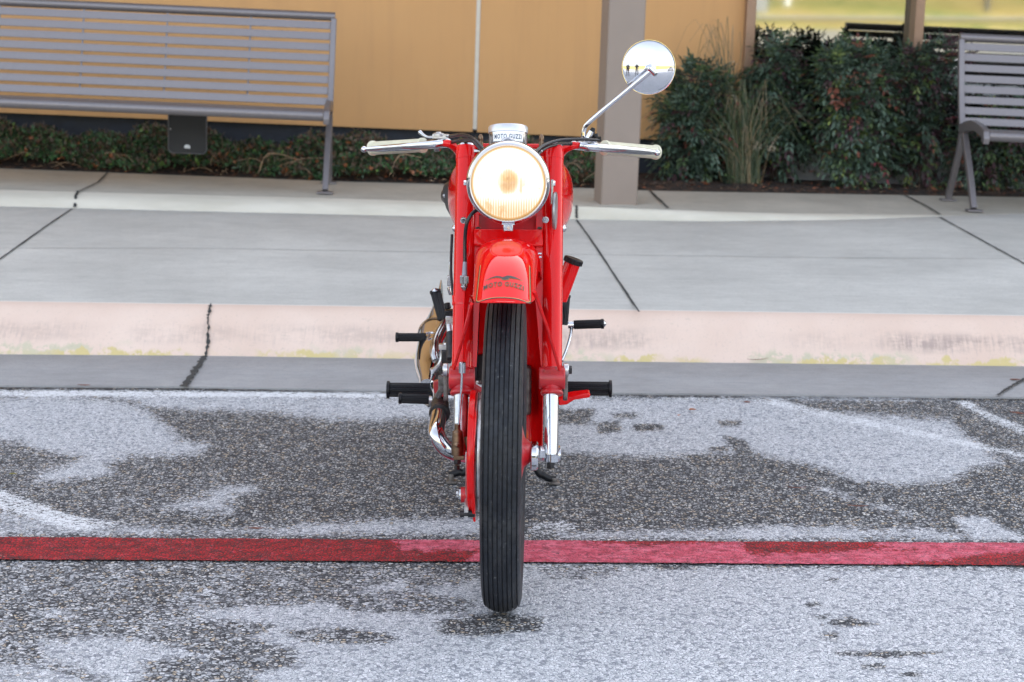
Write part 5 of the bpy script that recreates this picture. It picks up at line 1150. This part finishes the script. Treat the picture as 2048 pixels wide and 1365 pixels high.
s = MB(); s.prism([W(866, 765, .42), W(884, 760, .42), W(897, 778, .42), W(890, 797, .42), (W(868, 786, .42))], YY*.02); s.build('engine_bracket', M['red_dirty'], eg, bevel=.002)
s = MB(); s.tube([W(956, 625, .15), W(953, 700, .18), W(950, 760, .22)], .004, 10, 4); s.tube([W(907, 600, .3), W(902, 540, .35), W(904, 470, .4)], .003, 8, 4); s.build('cable', M['cable'], moto)
s = MB(); s.box(W(901, 545, .45), (.006, .01, .05)); s.box(W(899, 562, .45), (.010, .012, .022)); s.tube([W(897, 575, .45), W(901, 590, .45)], .004, 10); s.build('choke_lever', M['chrome_worn'], eg, bevel=.001)
s = MB(); s.box(W(902, 535, .46), (.004, .008, .05)); s.build('choke_rod', M['black'], eg)
s = MB(); s.tube([W(945, 642, .40), W(946, 720, .40)], .012, 14); s.box(W(958, 735, .38), (.02, .04, .06)); s.build('oil_tank_line', M['steel_dark'], eg, bevel=.002)
s = MB(); s.tube([W(957, 762, .30), W(957, 772, .30)], .006, 12); s.tube([W(952, 770, .2), W(963, 775, .2)], .007, 12); s.build('rocker_cap', M['alu'], eg, bevel=.001)
s = MB(); s.tube([W(943, 772, .16), W(966, 786, .16)], .008, 12, flat=.6); s.build('lower_brace', M['red_dirty'], moto)
# exhaust
s = MB(); s.tube([W(930, 912, .33), W(905, 905, .30), W(886, 892, .29), W(873, 868, .30), (W(876, 838, .36)), W(880, 815, .42), W(880, 795, .50), W(874, 785, .62), W(870, 775, .76)], .0180, 28, 7); ex_ = s.build('exhaust_pipe', M['chrome'], moto)
a_, b_ = W(879, 828, .385), W(880, 808, .44); d_ = (b_-a_).normalized()
s = MB(); s.lathe(a_, d_, [(-.004, .0185), (-.004, .0225), (.004, .0235), (.010, .0225), (.012, .0205), ((b_-a_).length, .0195)], 28); s.build('pipe_collar', M['steel_dark'], ex_)
mx_ = (865-1024)/FPX*4.9
R_ = []
for y, w_, h_, z in ((.72, .019, .019, .298), (.78, .022, .022, .300), (.86, .034, .034, .305), (.95, .042, .042, .312), (1.20, .043, .043, .330), (1.22, .045, .045, .331), (1.235, .042, .042, .332), (1.34, .030, .040, .340), (1.48, .015, .050, .350), (1.60, .006, .060, .360)):
    R_.append([V3((mx_-.002, AX+y, z))+V3((w_*cos(t), 0, h_*sin(t))) for t in [2*pi*j/36 for j in range(36)]])
s = MB(); s.rings(R_); mf = s.build('muffler', M['chrome'], moto)
s = MB(); s.lathe(V3((mx_-.002, AX+1.215, .331)), YY, [(0, .046), (.004, .0475), (.012, .0475), (.016, .045)], 36, caps=False); s.build('muffler_band', M['chrome_worn'], mf)
# pegs and pedals
def peg(a, b, r, name, par, flange=1.22, ribs=22, mat='black'):
    ax = (b-a).normalized(); u_ = (ZZ-ax*ax.z).normalized(); v_ = ax.cross(u_); R_ = []
    L = (b-a).length
    for t, k, rb in ((0, .0, 0), (0, .9, 0), (.003, 1, 1), (L-.008, 1, 1), (L-.007, flange, 0), (L-.001, flange, 0), (L, flange*.8, 0), (L, 0, 0)):
        R_.append([a+ax*t+(u_*cos(q)+v_*sin(q))*max(1e-5, r*k*(1-(.09 if rb and j % 4 < 2 else 0))) for j, q in enumerate([2*pi*j/(ribs*4) for j in range(ribs*4)])])
    s = MB(); s.rings(R_, False); return s.build(name, M[mat], par, smooth=30)
pl = peg(W(862, 781, .72), W(773, 780, .72), rp(14.5, 800, 780, .72), 'footpeg', moto)
pr2 = peg(W(1134, 777, .72), W(1224, 778, .72), rp(14, 1200, 778, .72), 'footpeg', moto)
s = MB(); s.tube([W(1040, 790, .80), W(1136, 777, .72)], .008, 12); s.tube([W(860, 781, .72), W(960, 790, .80)], .008, 12); s.build('footrest_bar', M['steel_dark'], moto)
gl = MB(); gl.tube([W(858, 672, 1.05), W(854, 690, 1.0), W(853, 722, .9), W(858, 737, .84), W(866, 742, .80), W(878, 731, .78), W(884, 712, .78), W(885, 690, .78)], [.005, .0062, .0068, .0078, .0085, .0062, .0055, .005], 12, 5)
gl.tube([W(864, 742, .80), W(867, 765, .75), W(865, 790, .62), W(860, 800, .55)], [.008, .007, .006, .006], 12, 5); gl.tube([W(866, 800, .55), W(852, 799, .55)], .0075, 14); gl.tube([W(866, 800, .55), W(858, 812, .6), W(850, 806, .65)], .004, 8)
gear = gl.build('gear_lever', M['alu'], moto)
peg(W(852, 675, 1.05), W(791, 675, 1.05), rp(8.5, 820, 675, 1.05), 'pedal_rubber', gear, 1.15, 16); peg(W(858, 799, .55), W(797, 797, .55), rp(10, 820, 798, .55), 'pedal_rubber', gear, 1.12, 18)
s = MB(); s.tube([W(852, 667, 1.04), W(868, 666, 1.04), W(875, 672, 1.0)], .0028, 10, 4); s.build('pedal_link', M['chrome'], gear)
ks = MB(); ks.tube([W(894, 634, .95), W(884, 652, .90), W(871, 680, .85), W(868, 705, .80), W(872, 722, .78)], [.0065, .0075, .009, .010, .009], 14, 6); kick = ks.build('kick_starter', M['chrome_worn'], moto)
peg(W(886, 640, .97), W(870, 581, 1.0), rp(10.5, 880, 600, .98), 'pedal_rubber', kick, 1.1, 16)
s = MB(); dome(s, W(870, 581, .985), V3((-.2, -.4, .9)), .006); s.build('pedal_tip', M['chrome'], kick)
rk = MB(); rk.tube([W(1143, 655, .95), W(1141, 672, .93), W(1133, 700, .90), W(1124, 722, .88)], [.006, .0052, .0048, .005], 12, 5, flat=.7); rk.tube([W(1136, 650, .95), W(1150, 650, .95)], .0092, 16); kk = rk.build('rear_lever', M['chrome'], moto)
peg(W(1147, 650, .95), W(1208, 648, .95), rp(9, 1180, 649, .95), 'pedal_rubber', kk, 1.12, 16); s = MB(); dome(s, W(1206, 648, .95), XX, .0085); s.build('pedal_tip', M['chrome'], kk)
peg(W(1128, 650, .90), W(1133, 590, .92), rp(8, 1132, 620, .9), 'knee_rubber', moto, 1.1, 14)
s = MB(); s.prism([W(1116, 797, .45), W(1150, 791, .45), W(1178, 788, .45), W(1181, 791, .45), W(1179, 796, .45), W(1148, 801, .45), W(1134, 810, .45), W(1118, 812, .45)], YY*.03+ZZ*.004); s.build('brake_pedal', M['red'], moto, bevel=.003)
# oil filler tube with a black cap
a_, b_ = W(1118, 600, .40), W(1146, 524, .40); d_ = (b_-a_).normalized()
s = MB(); s.tube([a_, b_], .0175, 28); s.box(W(1108, 600, .42), (.03, .03, .05)); of = s.build('oil_filler', M['red'], moto, bevel=.002)
R_ = []
for t, r in ((-.004, .0185), (-.003, .0215), (.006, .0215), (.008, .0195), (.0085, .012), (.0075, .0001)):
    u_ = (YY-d_*d_.y).normalized(); v_ = d_.cross(u_); R_.append([b_+d_*t+(u_*cos(q)+v_*sin(q))*r*(1-(.05 if j % 4 < 1 and t < .007 and t > -.0035 else 0)) for j, q in enumerate([2*pi*j/48 for j in range(48)])])
s = MB(); s.rings(R_, False); s.build('filler_cap', M['leather'], of, smooth=30)
# center stand
for pts in ([V3((.02, AX+1.0, .16)), W(1073, 938, .98), W(1085, 950, .98), W(1100, 958, .98), W(1112, 958, .98)], [V3((-.04, AX+1.0, .16)), W(935, 938, .98), W(920, 944, .98), W(908, 948, .98), W(898, 950, .98)]):
    s = MB(); s.tube(pts, [.009, .009, .0095, .009, .0075], 12, 4); st_ = s.build('stand_leg', M['black'], moto)
    e = pts[-1]; s = MB(); s.tube([e+V3((-.004 if e.x > 0 else .006, -.002, .002)), V3((e.x-.004 if e.x > 0 else e.x+.006, e.y-.005, .006))], [.009, .006], 10); s.box(V3((e.x-.004 if e.x > 0 else e.x+.006, e.y-.005, .005)), (.026, .03, .006)); s.build('stand_foot', M['alu_dark'], st_, bevel=.001)
